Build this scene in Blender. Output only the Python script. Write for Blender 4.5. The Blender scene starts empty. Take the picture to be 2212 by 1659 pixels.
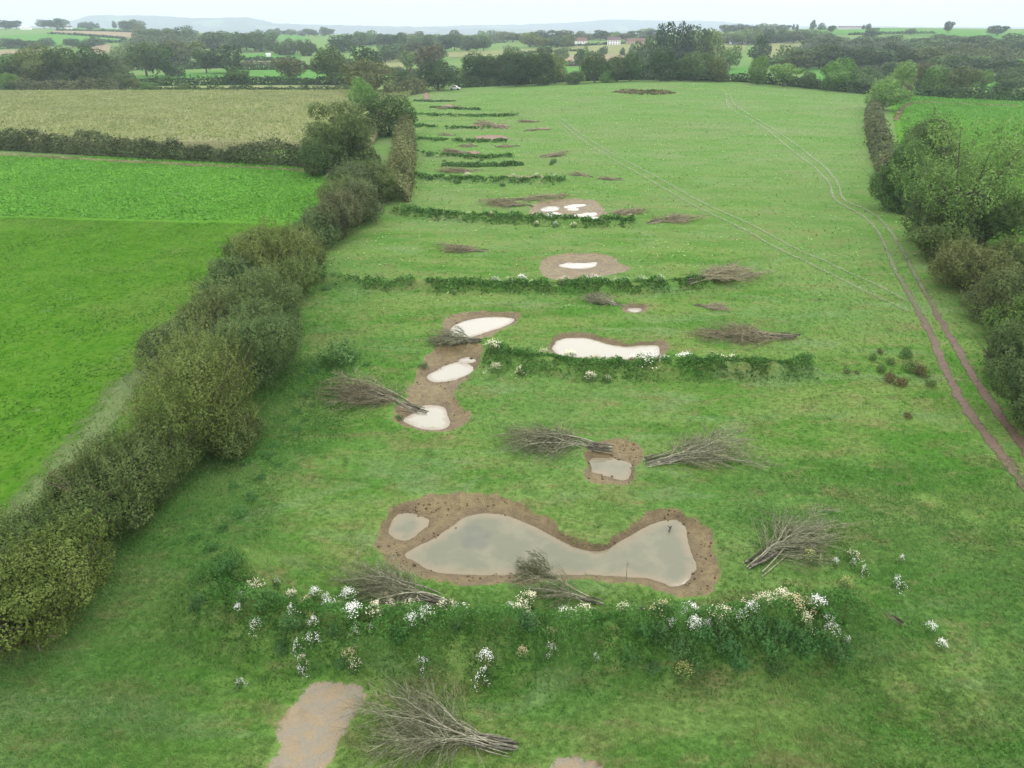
import bpy, bmesh, math, random
import numpy as np
from math import radians, sin, cos, tan, pi, hypot

sc = bpy.context.scene
COL = sc.collection
rng = np.random.default_rng(11)
random.seed(11)

# ------------------------------------------------------------------ camera
PW, PH = 2212.0, 1659.0          # pixel frame used for surveying the photograph
HFOV, PITCH, CAMH = 73.0, 27.0, 25.0
FP = (PW/2)/tan(radians(HFOV/2))
CP, SP = cos(radians(PITCH)), sin(radians(PITCH))
cam = bpy.data.cameras.new('camera'); cam.angle = radians(HFOV); cam.sensor_fit = 'HORIZONTAL'
cam.clip_start = .5; cam.clip_end = 40000
co = bpy.data.objects.new('camera', cam); COL.objects.link(co)
co.location = (0, 0, CAMH); co.rotation_euler = (radians(90-PITCH), 0, 0)
sc.camera = co

def ray(px, py):
    u, v = (px-PW/2)/FP, (py-PH/2)/FP
    return np.array([u, CP-v*SP, -SP-v*CP])

# ------------------------------------------------------------------ noise
def vnoise(x, y, s, seed=0):
    x = np.asarray(x, float)*s+seed*17.31; y = np.asarray(y, float)*s+seed*9.77
    xi, yi = np.floor(x), np.floor(y); fx, fy = x-xi, y-yi
    fx = fx*fx*(3-2*fx); fy = fy*fy*(3-2*fy)
    def hsh(a, b):
        t = np.sin(a*127.1+b*311.7+seed*74.7)*43758.5453
        return t-np.floor(t)
    return (hsh(xi, yi)*(1-fx)+hsh(xi+1, yi)*fx)*(1-fy)+(hsh(xi, yi+1)*(1-fx)+hsh(xi+1, yi+1)*fx)*fy
def fbm(x, y, s, seed=0, n=3):
    r, a, t = 0, 1., 0
    for k in range(n):
        r = r+a*vnoise(x, y, s*2**k, seed+k); t += a; a *= .5
    return r/t
def sstep(a, b, x):
    t = np.clip((x-a)/(b-a), 0, 1); return t*t*(3-2*t)

# ------------------------------------------------------------------ terrain
TA = np.array([-1.3, -.67, -.54, -.4, -.135, .045, .18, .27, .36, .5, .67, 1.3])
TD = np.array([0, 150, 250, 340, 400, 500, 700, 900, 1200, 1500, 2000, 3000, 4500, 30000.])
_rows = [
 [0,0,0,0,0,0,3,9,20,30,30,15,0,0],
 [0,0,0,0,0,0,3,9,20,30,30,15,0,0],
 [0,0,0,0,0,0,3,10,24,35,30,15,0,0],
 [0,0,0,0,0,0,3,8,14,20,20,12,0,0],
 [0,0,0,0,-.5,0,3,8,13,17,18,12,0,0],
 [0,0,.5,2,1,0,4.5,10.5,15,17,18,12,0,0],
 [0,0,1.6,5,4.4,.5,5.5,11.3,17,20,20,12,0,0],
 [0,0,1.4,4.6,4,.5,6,12,21,24,22,12,0,0],
 [0,0,.6,2.6,2,1,6.5,12.5,30,32,28,12,0,0],
 [0,0,0,.3,.6,3,9,17,31,32,28,12,0,0],
 [0,0,0,0,.5,3,9,16,27,29,26,12,0,0],
 [0,0,0,0,.5,3,9,16,27,29,26,12,0,0]]
_tab = np.array(_rows)
GA = np.linspace(-1.3, 1.3, 131)
GL = np.linspace(math.log(10), math.log(30000), 321)
_t1 = np.array([np.interp(np.exp(GL), TD, _tab[i]) for i in range(len(TA))])
_t2 = np.array([np.interp(GA, TA, _t1[:, j]) for j in range(len(GL))]).T
def _blur(a, n, ax):
    k = 2*n+1; p = [(0, 0), (0, 0)]; p[ax] = (n, n)
    b = np.pad(a, p, mode='edge'); c = np.cumsum(b, axis=ax)
    z = np.zeros_like(np.take(c, [0], axis=ax)); c = np.concatenate([z, c], axis=ax)
    hi = np.take(c, range(k, c.shape[ax]), axis=ax); lo = np.take(c, range(0, c.shape[ax]-k), axis=ax)
    return (hi-lo)/k
for _ in range(2):
    _t2 = _blur(_t2, 4, 0); _t2 = _blur(_t2, 3, 1)
def base_h(x, y):
    x = np.asarray(x, float); y = np.asarray(y, float)
    yy = np.maximum(y, 10.); a = np.clip(x/yy, -1.3, 1.3)
    d = np.clip(np.log(yy), GL[0], GL[-1])
    i = (a-GA[0])/(GA[1]-GA[0]); j = (d-GL[0])/(GL[1]-GL[0])
    i0 = np.clip(np.floor(i).astype(int), 0, len(GA)-2); j0 = np.clip(np.floor(j).astype(int), 0, len(GL)-2)
    fi, fj = i-i0, j-j0
    return (_t2[i0, j0]*(1-fi)*(1-fj)+_t2[i0+1, j0]*fi*(1-fj)+_t2[i0, j0+1]*(1-fi)*fj+_t2[i0+1, j0+1]*fi*fj)

def ground(px, py, dz=0., dmax=3500.):
    r = ray(px, py); t = 8.
    prev = t
    while True:
        p = r*t
        if p[2]+CAMH <= float(base_h(p[0], p[1]))+dz: break
        prev = t; t *= 1.012
        if t > dmax: return np.array([p[0], p[1], float(base_h(p[0], p[1]))])
    a, b = prev, t
    for _ in range(24):
        m = (a+b)/2; p = r*m
        if p[2]+CAMH <= float(base_h(p[0], p[1]))+dz: b = m
        else: a = m
    p = r*b
    return np.array([p[0], p[1], float(base_h(p[0], p[1]))])
def gpoly(pts, dz=0.): return np.array([ground(x, y, dz)[:2] for x, y in pts])
def at_d(px, py, d):
    r = ray(px, py); t = d/r[1]
    return r[0]*t, d, r[2]*t+CAMH
def pxsize(d, n):            # metres spanned by n survey pixels at forward distance d
    return n/FP*(d*CP+CAMH*SP)

def seg_dist(x, y, pl, closed=False):
    best = np.full(x.shape, 1e9); n = len(pl)
    for k in range(n if closed else n-1):
        a, b = pl[k], pl[(k+1) % n]; ab = b-a; L = ab@ab+1e-9
        t = np.clip(((x-a[0])*ab[0]+(y-a[1])*ab[1])/L, 0, 1)
        best = np.minimum(best, np.hypot(x-a[0]-t*ab[0], y-a[1]-t*ab[1]))
    return best
def inside(x, y, pl):
    r = np.zeros(x.shape, bool); n = len(pl)
    for k in range(n):
        a, b = pl[k], pl[(k+1) % n]
        c = (a[1] > y) != (b[1] > y)
        r ^= c & (x < (b[0]-a[0])*(y-a[1])/((b[1]-a[1])+1e-12)+a[0])
    return r
def chaikin(p, n=2):
    p = np.asarray(p, float)
    for _ in range(n):
        q = np.roll(p, -1, 0); p = np.stack([.75*p+.25*q, .25*p+.75*q], 1).reshape(-1, 2)
    return p
def resample(pl, step):
    pl = np.asarray(pl, float); seg = np.hypot(*np.diff(pl, axis=0).T); s = np.r_[0, np.cumsum(seg)]
    n = max(2, int(s[-1]/step)+1); u = np.linspace(0, s[-1], n)
    return np.stack([np.interp(u, s, pl[:, k]) for k in range(pl.shape[1])], 1)
def smooth_line(pl, n=2):
    pl = np.asarray(pl, float)
    for _ in range(n):
        a, b = pl[:-1], pl[1:]
        pl = np.concatenate([pl[:1], np.stack([.75*a+.25*b, .25*a+.75*b], 1).reshape(-1, pl.shape[1]), pl[-1:]])
    return pl

# ponds: mud outline, list of (water outline)
WZ = -.34
PONDS = [
 ('large lobed pond', [(815,1165),(822,1120),(850,1093),(900,1075),(960,1063),(1020,1062),(1070,1072),(1130,1095),(1180,1122),(1228,1156),(1265,1172),(1298,1172),(1338,1150),(1380,1117),(1425,1098),(1465,1103),(1500,1118),(1530,1145),(1545,1185),(1552,1235),(1550,1268),(1520,1287),(1470,1292),(1420,1280),(1370,1262),(1300,1254),(1200,1254),(1100,1256),(1000,1262),(940,1258),(880,1245),(835,1225),(818,1195)],
  [[(868,1200),(905,1178),(940,1162),(975,1140),(1000,1118),(1040,1107),(1090,1112),(1140,1130),(1190,1155),(1240,1178),(1285,1190),(1320,1180),(1360,1157),(1400,1135),(1440,1122),(1478,1120),(1482,1150),(1488,1180),(1500,1205),(1500,1235),(1488,1258),(1455,1270),(1432,1258),(1380,1247),(1300,1243),(1200,1242),(1100,1242),(1010,1243),(950,1238),(915,1228),(897,1212)],
   [(850,1112),(880,1106),(905,1115),(928,1120),(920,1140),(895,1158),(878,1170),(850,1162),(835,1150),(842,1130)]]),
 ('small square scrape', [(1262,985),(1270,955),(1310,950),(1360,948),(1385,965),(1390,985),(1375,1010),(1365,1040),(1330,1050),(1290,1048),(1258,1035),(1262,1010)],
  [[(1268,989),(1310,990),(1350,997),(1368,1005),(1363,1037),(1335,1037),(1305,1026),(1285,1022),(1267,1020)]]),
 ('lower winding pond', [(945,742),(925,765),(905,790),(895,820),(885,850),(860,875),(846,900),(870,922),(910,932),(960,932),(1005,922),(1017,905),(1000,880),(985,855),(985,840),(1010,820),(1035,795),(1042,770),(1035,742),(1000,735)],
  [[(865,907),(890,895),(908,885),(920,878),(950,877),(965,883),(966,900),(974,915),(960,928),(920,930),(888,920)],
   [(918,812),(945,800),(965,788),(990,782),(1024,791),(1025,803),(1000,815),(960,825),(935,825)],
   [(990,779),(1005,772),(1030,776),(1028,783),(1003,783)]]),
 ('pear shaped pond', [(955,702),(965,682),(1000,674),(1050,671),(1100,671),(1127,680),(1112,700),(1080,716),(1040,733),(1000,742),(960,742),(950,722)],
  [[(969,713),(990,697),(1030,687),(1080,683),(1113,688),(1108,697),(1070,713),(1035,722),(1005,733),(985,730)]]),
 ('bean shaped pond', [(1183,748),(1193,728),(1225,717),(1260,716),(1290,723),(1320,735),(1370,740),(1410,732),(1440,735),(1442,755),(1427,776),(1380,779),(1280,777),(1210,775),(1188,764)],
  [[(1190,744),(1205,731),(1250,728),(1285,733),(1330,748),(1380,745),(1420,742),(1427,757),(1421,774),(1350,776),(1260,774),(1210,768),(1192,757)]]),
 ('half dried round scrape', [(1164,572),(1180,555),(1220,547),(1280,546),(1320,553),(1340,570),(1372,582),(1340,590),(1290,598),(1230,606),(1185,604),(1168,586)],
  [[(1203,571),(1240,568),(1270,569),(1292,566),(1284,577),(1250,581),(1217,578)]]),
 ('tiny scrape', [(1338,666),(1355,656),(1395,656),(1404,664),(1388,676),(1355,677)],
  [[(1348,666),(1370,664),(1390,666),(1382,674),(1360,673)]]),
 ('puddled muddy scrape', [(1143,452),(1155,438),(1200,431),(1250,429),(1285,432),(1297,445),(1314,462),(1300,473),(1270,477),(1200,475),(1148,469)],
  [[(1163,453),(1180,445),(1212,447),(1200,456),(1178,457)],[(1213,447),(1240,442),(1270,441),(1255,447),(1225,449)],
   [(1176,462),(1200,458),(1208,463),(1190,467)],[(1160,471),(1175,465),(1182,472)],[(1228,452),(1245,450),(1244,455)],
   [(1245,467),(1262,464),(1268,470),(1250,473)],[(1266,463),(1286,459),(1289,465),(1272,467)],[(1265,472),(1290,469),(1296,475),(1270,476)]]),
]
# two bare scrapes without standing water at the very front
PONDS += [
 ('sandy scrape at the front', [(560,1720),(585,1640),(610,1570),(640,1515),(665,1480),(720,1468),(780,1470),(785,1500),(770,1540),(740,1590),(720,1640),(705,1720)], []),
 ('silty scrape at the bottom edge', [(1165,1675),(1190,1640),(1225,1632),(1270,1640),(1300,1655),(1300,1690),(1165,1690)], []),
]
MUDW = []
for nm, mud, waters in PONDS:
    m = chaikin(gpoly(mud), 1); ws = [chaikin(gpoly(w, WZ), 1) for w in waters]
    MUDW.append((nm, m, ws))
# weedy banks: centre line, half width, height
BANKS_P = [
 ('nearest', [(520,1245),(450,1300),(500,1345),(600,1375),(800,1395),(1100,1402),(1400,1402),(1650,1385),(1790,1370),(1840,1350)], 2.4, 1.35),
 ('second', [(1055,772),(1120,792),(1250,801),(1400,805),(1600,808),(1745,800)], 1.6, .95),
 ('third', [(650,603),(760,617),(900,622),(1060,624),(1250,624),(1430,624),(1520,612)], 1.6, .75),
 ('fourth', [(860,455),(900,468),(1000,474),(1100,479),(1220,484),(1370,485)], 1.7, .8),
 ('fifth', [(875,377),(910,385),(1000,391),(1100,394),(1220,394)], 1.7, .7),
 ('sixth', [(885,328),(940,338),(1000,341),(1060,342),(1105,339)], 1.7, .5),
 ('seventh', [(880,300),(930,304),(1000,307),(1095,306)], 1.7, .5),
 ('eighth', [(880,272),(930,276),(1000,279),(1060,279)], 1.7, .5),
 ('ninth', [(885,248),(940,251),(1020,252),(1120,250)], 1.7, .5),
]
BANKS = [(nm, smooth_line(gpoly(pl), 2), w, hh) for nm, pl, w, hh in BANKS_P]

def feat_h(x, y):
    """relief of banks, basins and small undulations on top of base_h; also returns mud amount"""
    x = np.asarray(x, float); y = np.asarray(y, float)
    h = np.zeros(x.shape); mud = np.zeros(x.shape); rim = np.full(x.shape, 99.)
    near = (y < 330)
    h += np.where(near, (fbm(x, y, .12, 3)-.5)*.35+(fbm(x, y, .7, 5)-.5)*.16, 0)
    for nm, pl, w, hh in BANKS:
        lo, hi = pl.min(0)-w*2, pl.max(0)+w*2
        m = (x > lo[0]) & (x < hi[0]) & (y > lo[1]) & (y < hi[1])
        if not m.any(): continue
        xs, ys = x[m], y[m]
        d = seg_dist(xs, ys, pl)*(.85+.4*fbm(xs, ys, .35, 8))
        h[m] += hh*(.75+.5*fbm(xs, ys, .5, 9))*sstep(w, w*.15, d)
    for nm, mp, ws in MUDW:
        lo, hi = mp.min(0)-4, mp.max(0)+4
        m = (x > lo[0]) & (x < hi[0]) & (y > lo[1]) & (y < hi[1])
        if not m.any(): continue
        xs, ys = x[m], y[m]
        ins = inside(xs, ys, mp); dm = seg_dist(xs, ys, mp, True); sd = np.where(ins, dm, -dm)
        sd = sd+(fbm(xs, ys, .9, 21, 5)-.5)*.95
        dw = np.full(xs.shape, 99.); wi = np.zeros(xs.shape, bool)
        for w in ws:
            dw = np.minimum(dw, seg_dist(xs, ys, w, True)); wi |= inside(xs, ys, w)
        t = np.clip(sd, 0, None)/(np.clip(sd, 0, None)+dw+.001)
        lvl = np.where(wi, WZ-.28*np.clip(dw, 0, 1)+(fbm(xs, ys, 2.2, 4)-.5)*.07*.4+(fbm(xs, ys, 1.1, 14)-.5)*.04, WZ*t**.75+((fbm(xs, ys, 2.2, 4)-.5)*.07+(fbm(xs, ys, 1.1, 14)-.5)*.10)*np.clip(dw*2.5+.4, 0, 1))
        k = sstep(-.25, .35, sd)
        if not ws: lvl = -.06+(fbm(xs, ys, 1.5, 6)-.5)*.1
        h[m] = h[m]*(1-sstep(-1.5, .2, sd))*1.0+np.where(sd > -.25, lvl*k, 0)
        h[m] += .12*np.exp(-((sd+.6)/.5)**2)
        mud[m] = np.maximum(mud[m], sstep(-.32, .32, sd)); rim[m] = np.minimum(rim[m], np.abs(sd))
    return h, mud, rim
def wet_at(x, y):
    w_ = np.zeros(x.shape)
    for nm, mp, ws in MUDW:
        for p in ws:
            lo, hi = p.min(0)-1.5, p.max(0)+1.5; m = (x > lo[0]) & (x < hi[0]) & (y > lo[1]) & (y < hi[1])
            if m.any(): w_[m] = np.maximum(w_[m], np.exp(-seg_dist(x[m], y[m], p, True)/.45))
    return w_
def hgt(x, y):
    x = np.atleast_1d(np.asarray(x, float)); y = np.atleast_1d(np.asarray(y, float))
    return base_h(x, y)+feat_h(x, y)[0]
def hz(x, y): return float(hgt(x, y)[0])

# ------------------------------------------------------------------ mesh helpers
def mk_mesh(name, V, faces, attrs=None, smooth=False):
    """faces: list of int arrays (n,k)"""
    me = bpy.data.meshes.new(name); V = np.asarray(V, np.float32)
    me.vertices.add(len(V)); me.vertices.foreach_set('co', V.ravel())
    faces = [np.asarray(f, np.int32) for f in faces if len(f)]
    loops = np.concatenate([f.ravel() for f in faces]); tot = np.concatenate([np.full(len(f), f.shape[1], np.int32) for f in faces])
    me.loops.add(len(loops)); me.loops.foreach_set('vertex_index', loops)
    me.polygons.add(len(tot)); st = np.r_[0, np.cumsum(tot)[:-1]].astype(np.int32)
    me.polygons.foreach_set('loop_start', st); me.polygons.foreach_set('loop_total', tot)
    if smooth: me.polygons.foreach_set('use_smooth', np.ones(len(tot), bool))
    for k, (dom, arr) in (attrs or {}).items():
        a = me.attributes.new(k, 'FLOAT', dom); a.data.foreach_set('value', np.asarray(arr, np.float32))
    me.update(calc_edges=True); me.validate()
    return me
def obj(name, me, mat=None, parent=None, loc=None, color=None):
    o = bpy.data.objects.new(name, me)
    COL.objects.link(o)
    if mat is not None and len(me.materials) == 0: me.materials.append(mat)
    if parent is not None: o.parent = parent
    if loc is not None: o.location = loc
    if color is not None: o.color = (*color[:3], 1)
    return o
def tag(o, label=None, cat=None, group=None, kind=None):
    if label: o['label'] = label
    if cat: o['category'] = cat
    if group: o['group'] = group
    if kind: o['kind'] = kind
    return o
def empty(name, loc, rz=0, scale=None):
    o = bpy.data.objects.new(name, None); COL.objects.link(o)
    o.location = loc; o.rotation_euler = (0, 0, rz)
    if scale is not None: o.scale = scale
    o.empty_display_size = .3
    return o
def struct(name, me, mat, label=None):
    return tag(obj(name, me, mat), label, name.replace('_', ' '), None, 'structure')
def copy_child(ch, root, color=None):
    c = ch.copy(); COL.objects.link(c); c.parent = root
    if color is not None: c.color = (*color[:3], 1)
    return c

class Tubes:
    def __init__(s): s.V = []; s.F = []; s.n = 0; s.a = []
    def add(s, pts, rad, sides=5, cap=True, val=.5):
        pts = np.asarray(pts, float); n = len(pts)
        rad = np.broadcast_to(np.asarray(rad, float), (n,))
        tg = np.gradient(pts, axis=0); tg /= np.linalg.norm(tg, axis=1)[:, None]+1e-9
        ref = np.array([0, 0, 1.]) if abs(tg[0][2]) < .9 else np.array([1., 0, 0])
        u = np.cross(tg, ref); u /= np.linalg.norm(u, axis=1)[:, None]+1e-9; v = np.cross(tg, u)
        an = np.arange(sides)*2*pi/sides
        ring = pts[:, None]+rad[:, None, None]*(np.cos(an)[None, :, None]*u[:, None]+np.sin(an)[None, :, None]*v[:, None])
        s.V.append(ring.reshape(-1, 3)); i = np.arange(n-1)[:, None]*sides; j = np.arange(sides)[None]; jn = (j+1) % sides
        f = np.stack([i+j, i+jn, i+sides+jn, i+sides+j], -1).reshape(-1, 4)+s.n
        s.F.append(f); s.a.append(np.full(len(f), val)); s.n += n*sides
    def mesh(s, name):
        return mk_mesh(name, np.concatenate(s.V), [np.concatenate(s.F)], {'v': ('FACE', np.concatenate(s.a))}, True)

def box_mesh(name, parts):
    """parts: (cx,cy,cz,sx,sy,sz) full sizes, bevelled slightly"""
    bm = bmesh.new()
    for cx, cy, cz, sx, sy, sz in parts:
        r = bmesh.ops.create_cube(bm, size=1)
        bmesh.ops.scale(bm, vec=(sx, sy, sz), verts=r['verts']); bmesh.ops.translate(bm, vec=(cx, cy, cz), verts=r['verts'])
    me = bpy.data.meshes.new(name); bm.to_mesh(me); bm.free(); return me

# leaves ------------------------------------------------------------
def leaf_quads(P, N, size, r, aspect=.6, val=None):
    n = len(P); N = N/(np.linalg.norm(N, axis=1)[:, None]+1e-9)
    rv = r.normal(size=(n, 3)); t = np.cross(N, rv); t /= np.linalg.norm(t, axis=1)[:, None]+1e-9; b = np.cross(N, t)
    s = np.broadcast_to(size, (n,))*r.uniform(.65, 1.35, n)
    L = (s*.5)[:, None]; W = (s*.5*aspect)[:, None]
    V = np.stack([P-t*L, P+b*W*r.uniform(.7, 1.2, (n, 1))-t*L*.1, P+t*L, P-b*W*r.uniform(.7, 1.2, (n, 1))+t*L*.15], 1).reshape(-1, 3)
    F = np.arange(n*4).reshape(n, 4)
    v = r.uniform(0, 1, n) if val is None else val
    return V, F, v
def lobes_cloud(r, lobes, n, fill=.25, jit=.7, flat=0.0):
    """sample positions+normals over a union of ellipsoid lobes [(cx,cy,cz,rx,ry,rz)]"""
    L = np.asarray(lobes, float); area = (L[:, 3]*L[:, 4]+L[:, 3]*L[:, 5]+L[:, 4]*L[:, 5])
    P, Nn, Vv = [], [], []
    tot = 0; ph = r.uniform(0, 99, 3); sz = L[:, 3].mean()
    while tot < n:
        k = r.choice(len(L), size=n, p=area/area.sum())
        d = r.normal(size=(n, 3)); d /= np.linalg.norm(d, axis=1)[:, None]
        rr = 1-np.abs(r.normal(0, .16, n)); out = r.uniform(0, 1, n) < .06; rr = np.where(out, 1+r.uniform(0, .18, n), rr)
        q3 = L[k, :3]+d*L[k, 3:6]; fr = 2.6/sz
        nz = (vnoise(q3[:, 0]+q3[:, 2]*.7, q3[:, 1]-q3[:, 2]*.6, fr, ph[0])-.5)+.6*(vnoise(q3[:, 0]-q3[:, 2], q3[:, 1]+q3[:, 2]*.8, fr*2.3, ph[1])-.5)
        rr = rr+.34*nz
        p = L[k, :3]+d*L[k, 3:6]*rr[:, None]
        deep = np.zeros(n)
        for q in range(len(L)):
            e = np.linalg.norm((p-L[q, :3])/L[q, 3:6], axis=1); deep = np.maximum(deep, np.where(k == q, 0, np.clip(.85-e, 0, 1)))
        keep = (deep <= 0) | (r.uniform(0, 1, n) < fill)
        keep &= r.uniform(0, 1, n) < np.clip(1.15+.5*d[:, 2], .35, 1)
        p, d, k2 = p[keep], d[keep], k[keep]
        nv = d/L[k2, 3:6]; nv /= np.linalg.norm(nv, axis=1)[:, None]
        nv = nv+r.normal(0, jit, nv.shape)*.6; nv[:, 2] += .25
        P.append(p); Nn.append(nv); lv = r.uniform(0, 1, len(L)); Vv.append(np.clip(.34*r.uniform(0, 1, len(p))+.3*lv[k2]+.75*nz[keep]+.2, 0, 1)); tot += len(p)  # leaves set back are darker: shade of hollows put into leaf value
    return np.concatenate(P)[:n], np.concatenate(Nn)[:n], np.concatenate(Vv)[:n]
def foliage_mesh(name, r, lobes, n, size, fill=.25, jit=.7, shoots=0, shoot_len=.6, aspect=.62):
    P, N, v = lobes_cloud(r, lobes, n, fill, jit)
    if shoots:
        L = np.asarray(lobes, float); Ps, Ns, Vs = [], [], []
        idx = r.integers(0, len(P), shoots*3); idx = idx[(N[idx, 2] > -.1)][:shoots]
        for i in idx:
            d = N[i]*.6+np.array([0, 0, 1.1])+r.normal(0, .35, 3); d /= np.linalg.norm(d); l = shoot_len*r.uniform(.4, 1.3)
            m = int(4+l/size*1.8); t = np.linspace(0, 1, m)[:, None]
            Ps.append(P[i]+d*t*l+r.normal(0, size*.3, (m, 3))); Ns.append(d+r.normal(0, .9, (m, 3))); Vs.append(np.full(m, np.clip(v[i]+.15, 0, 1)))
        P = np.concatenate([P]+Ps); N = np.concatenate([N]+Ns); v = np.concatenate([v]+Vs)
    V, F, v = leaf_quads(P, N, size, r, aspect, v)
    return mk_mesh(name, V, [F], {'v': ('FACE', v)})
# ------------------------------------------------------------------ materials
class NT:
    def __init__(s, name):
        s.m = bpy.data.materials.new(name); s.m.use_nodes = True; s.t = s.m.node_tree; s.t.nodes.clear()
        s.out = s.t.nodes.new('ShaderNodeOutputMaterial')
    def n(s, typ, **kw):
        nd = s.t.nodes.new('ShaderNode'+typ)
        for k, v in kw.items(): setattr(nd, k, v)
        return nd
    def set(s, sock, v):
        if isinstance(v, bpy.types.NodeSocket): s.t.links.new(v, sock)
        elif v is not None:
            if isinstance(v, (tuple, list)) and len(v) == 3 and sock.type == 'RGBA': v = (*v, 1)
            sock.default_value = v
    def pos(s): return s.n('NewGeometry').outputs['Position']
    def attr(s, name): return s.n('Attribute', attribute_name=name).outputs['Fac']
    def noise(s, scale, detail=3, vec=None, rough=.55, out='Fac', dist=0.):
        nd = s.n('TexNoise'); s.set(nd.inputs['Vector'], vec if vec is not None else s.pos())
        s.set(nd.inputs['Scale'], scale); s.set(nd.inputs['Detail'], detail); s.set(nd.inputs['Roughness'], rough); s.set(nd.inputs['Distortion'], dist)
        return nd.outputs[out]
    def ramp(s, x, a, b, lo=0., hi=1.):
        nd = s.n('MapRange', interpolation_type='SMOOTHSTEP'); s.set(nd.inputs[0], x)
        for i, v in enumerate((a, b, lo, hi)): s.set(nd.inputs[i+1], v)
        return nd.outputs[0]
    def math(s, op, a, b=None):
        nd = s.n('Math', operation=op); s.set(nd.inputs[0], a)
        if b is not None: s.set(nd.inputs[1], b)
        return nd.outputs[0]
    def mix(s, f, a, b, blend='MIX'):
        nd = s.n('Mix', data_type='RGBA', blend_type=blend); s.set(nd.inputs[0], f); s.set(nd.inputs[6], a); s.set(nd.inputs[7], b)
        return nd.outputs[2]
    def scalevec(s, sx, sy, sz, vec=None, rz=0):
        nd = s.n('Mapping'); s.set(nd.inputs['Vector'], vec if vec is not None else s.pos()); nd.inputs['Scale'].default_value = (sx, sy, sz); nd.inputs['Rotation'].default_value = (0, 0, rz)
        return nd.outputs[0]
    def bump(s, h, st=.5, dist=.1):
        nd = s.n('Bump'); s.set(nd.inputs['Height'], h); s.set(nd.inputs['Strength'], st); s.set(nd.inputs['Distance'], dist); return nd.outputs[0]
    def pbsdf(s, col, rough=.8, spec=.3, normal=None, **kw):
        nd = s.n('BsdfPrincipled'); s.set(nd.inputs['Base Color'], col); s.set(nd.inputs['Roughness'], rough)
        s.set(nd.inputs['Specular IOR Level'], spec)
        if normal is not None: s.set(nd.inputs['Normal'], normal)
        for k, v in kw.items(): s.set(nd.inputs[k], v)
        return nd.outputs[0]
    def done(s, sh, disp=None):
        s.t.links.new(sh, s.out.inputs['Surface']); return s.m

def meadow_color(t, mottle=1.0):
    """patchy pasture: fresh green, yellowish, straw and dark weedy growth in patches with shapes of their own"""
    wind = t.scalevec(.55, 1.3, 1, rz=.35)
    big = t.noise(.035, 3); mid = t.noise(.16, 4, wind, .6, dist=.6); sm = t.noise(.75, 4, wind, .62, dist=.5); fine = t.noise(4., 3, wind, .65)
    c = t.mix(t.ramp(mid, .38, .62), (.072, .182, .026), (.152, .232, .060))
    c = t.mix(t.ramp(big, .42, .6, 0, .55), c, (.140, .232, .070))
    c = t.mix(t.ramp(sm, .52, .70, 0, .7*mottle), c, (.205, .200, .085))
    c = t.mix(t.ramp(t.noise(.42, 4, t.scalevec(1, 1.5, 1), .6), .56, .72, 0, .6*mottle), c, (.045, .098, .026))
    c = t.mix(t.ramp(t.noise(.3, 5, wind, .7), .50, .66, 0, .5*mottle), c, (.205, .172, .082))
    c = t.mix(t.ramp(t.noise(.20, 4, t.scalevec(.5, 1.4, 1, rz=.6), .6, dist=1.), .52, .66, 0, .6), c, (.165, .245, .100))
    c = t.mix(t.math('MULTIPLY', t.attr('weedy'), .30), c, (.050, .112, .030))
    c = t.mix(t.math('MULTIPLY', t.attr('paled'), .65), c, t.mix(t.ramp(t.noise(.045, 4, t.scalevec(.6, 1.6, 1, rz=-.4), .6, dist=.8), .42, .60), (.130, .248, .068), (.200, .250, .118)))  # far pasture: paleness of haze and grazing view put into the colour
    c = t.mix(t.ramp(fine, .35, .65, .42, 0), c, (.036, .095, .016))
    c = t.mix(t.ramp(fine, .55, .75, 0, .35), c, (.17, .25, .075))
    return c

def mat_ground():
    t = NT('meadow_grass'); g = meadow_color(t)
    n1 = t.noise(2.2, 4, None, .6); n2 = t.noise(9., 3)
    mud = t.mix(t.ramp(n1, .35, .65), (.132, .097, .039), (.194, .149, .063))
    mud = t.mix(t.ramp(t.noise(14., 2), .56, .70, 0, .75), mud, (.055, .040, .026))
    mud = t.mix(t.ramp(t.noise(.5, 3), .5, .7, 0, .6), mud, (.115, .076, .044))
    mud = t.mix(t.ramp(t.noise(22., 2), .62, .72, 0, .5), mud, (.36, .30, .22))
    mud = t.mix(t.math('MULTIPLY', t.attr('wet'), .6), mud, (.085, .058, .034))
    mud = t.mix(t.math('MULTIPLY', t.attr('sand'), t.ramp(t.noise(1.1, 4), .12, .42)), mud, t.mix(t.ramp(t.noise(1.6, 3), .4, .6), (.255, .200, .122), (.225, .196, .142)))
    m = t.math('ADD', t.attr('mud'), t.math('MULTIPLY', t.math('ADD', t.math('SUBTRACT', n2, .5), t.math('MULTIPLY', t.math('SUBTRACT', t.noise(2.6, 4), .5), .9)), 1.1))
    f = t.ramp(m, .38, .62)
    col = t.mix(f, g, mud)
    hb = t.math('ADD', t.math('MULTIPLY', t.noise(3.5, 4, None, .65), 1.), t.math('MULTIPLY', t.noise(14., 2), .4))
    rough = t.mix(f, (.9, .9, .9), (.55, .55, .55))
    return t.done(t.pbsdf(col, rough, t.math('MULTIPLY', f, .3), t.bump(hb, .65, .25)))
def mat_blades():
    t = NT('grass_blades'); c = meadow_color(t); v = t.attr('v')
    c = t.mix(1., c, (1.45, 1.45, 1.5), 'MULTIPLY'); c = t.mix(t.ramp(v, 0, .6, .30, 0), c, (.036, .10, .016)); c = t.mix(t.ramp(v, .75, 1, 0, .5), c, (.27, .29, .11))
    a = t.n('BsdfDiffuse'); t.set(a.inputs[0], c); b = t.n('BsdfTranslucent'); t.set(b.inputs[0], c)
    ms = t.n('MixShader'); ms.inputs[0].default_value = .3; t.t.links.new(a.outputs[0], ms.inputs[1]); t.t.links.new(b.outputs[0], ms.inputs[2])
    return t.done(ms.outputs[0])
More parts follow.
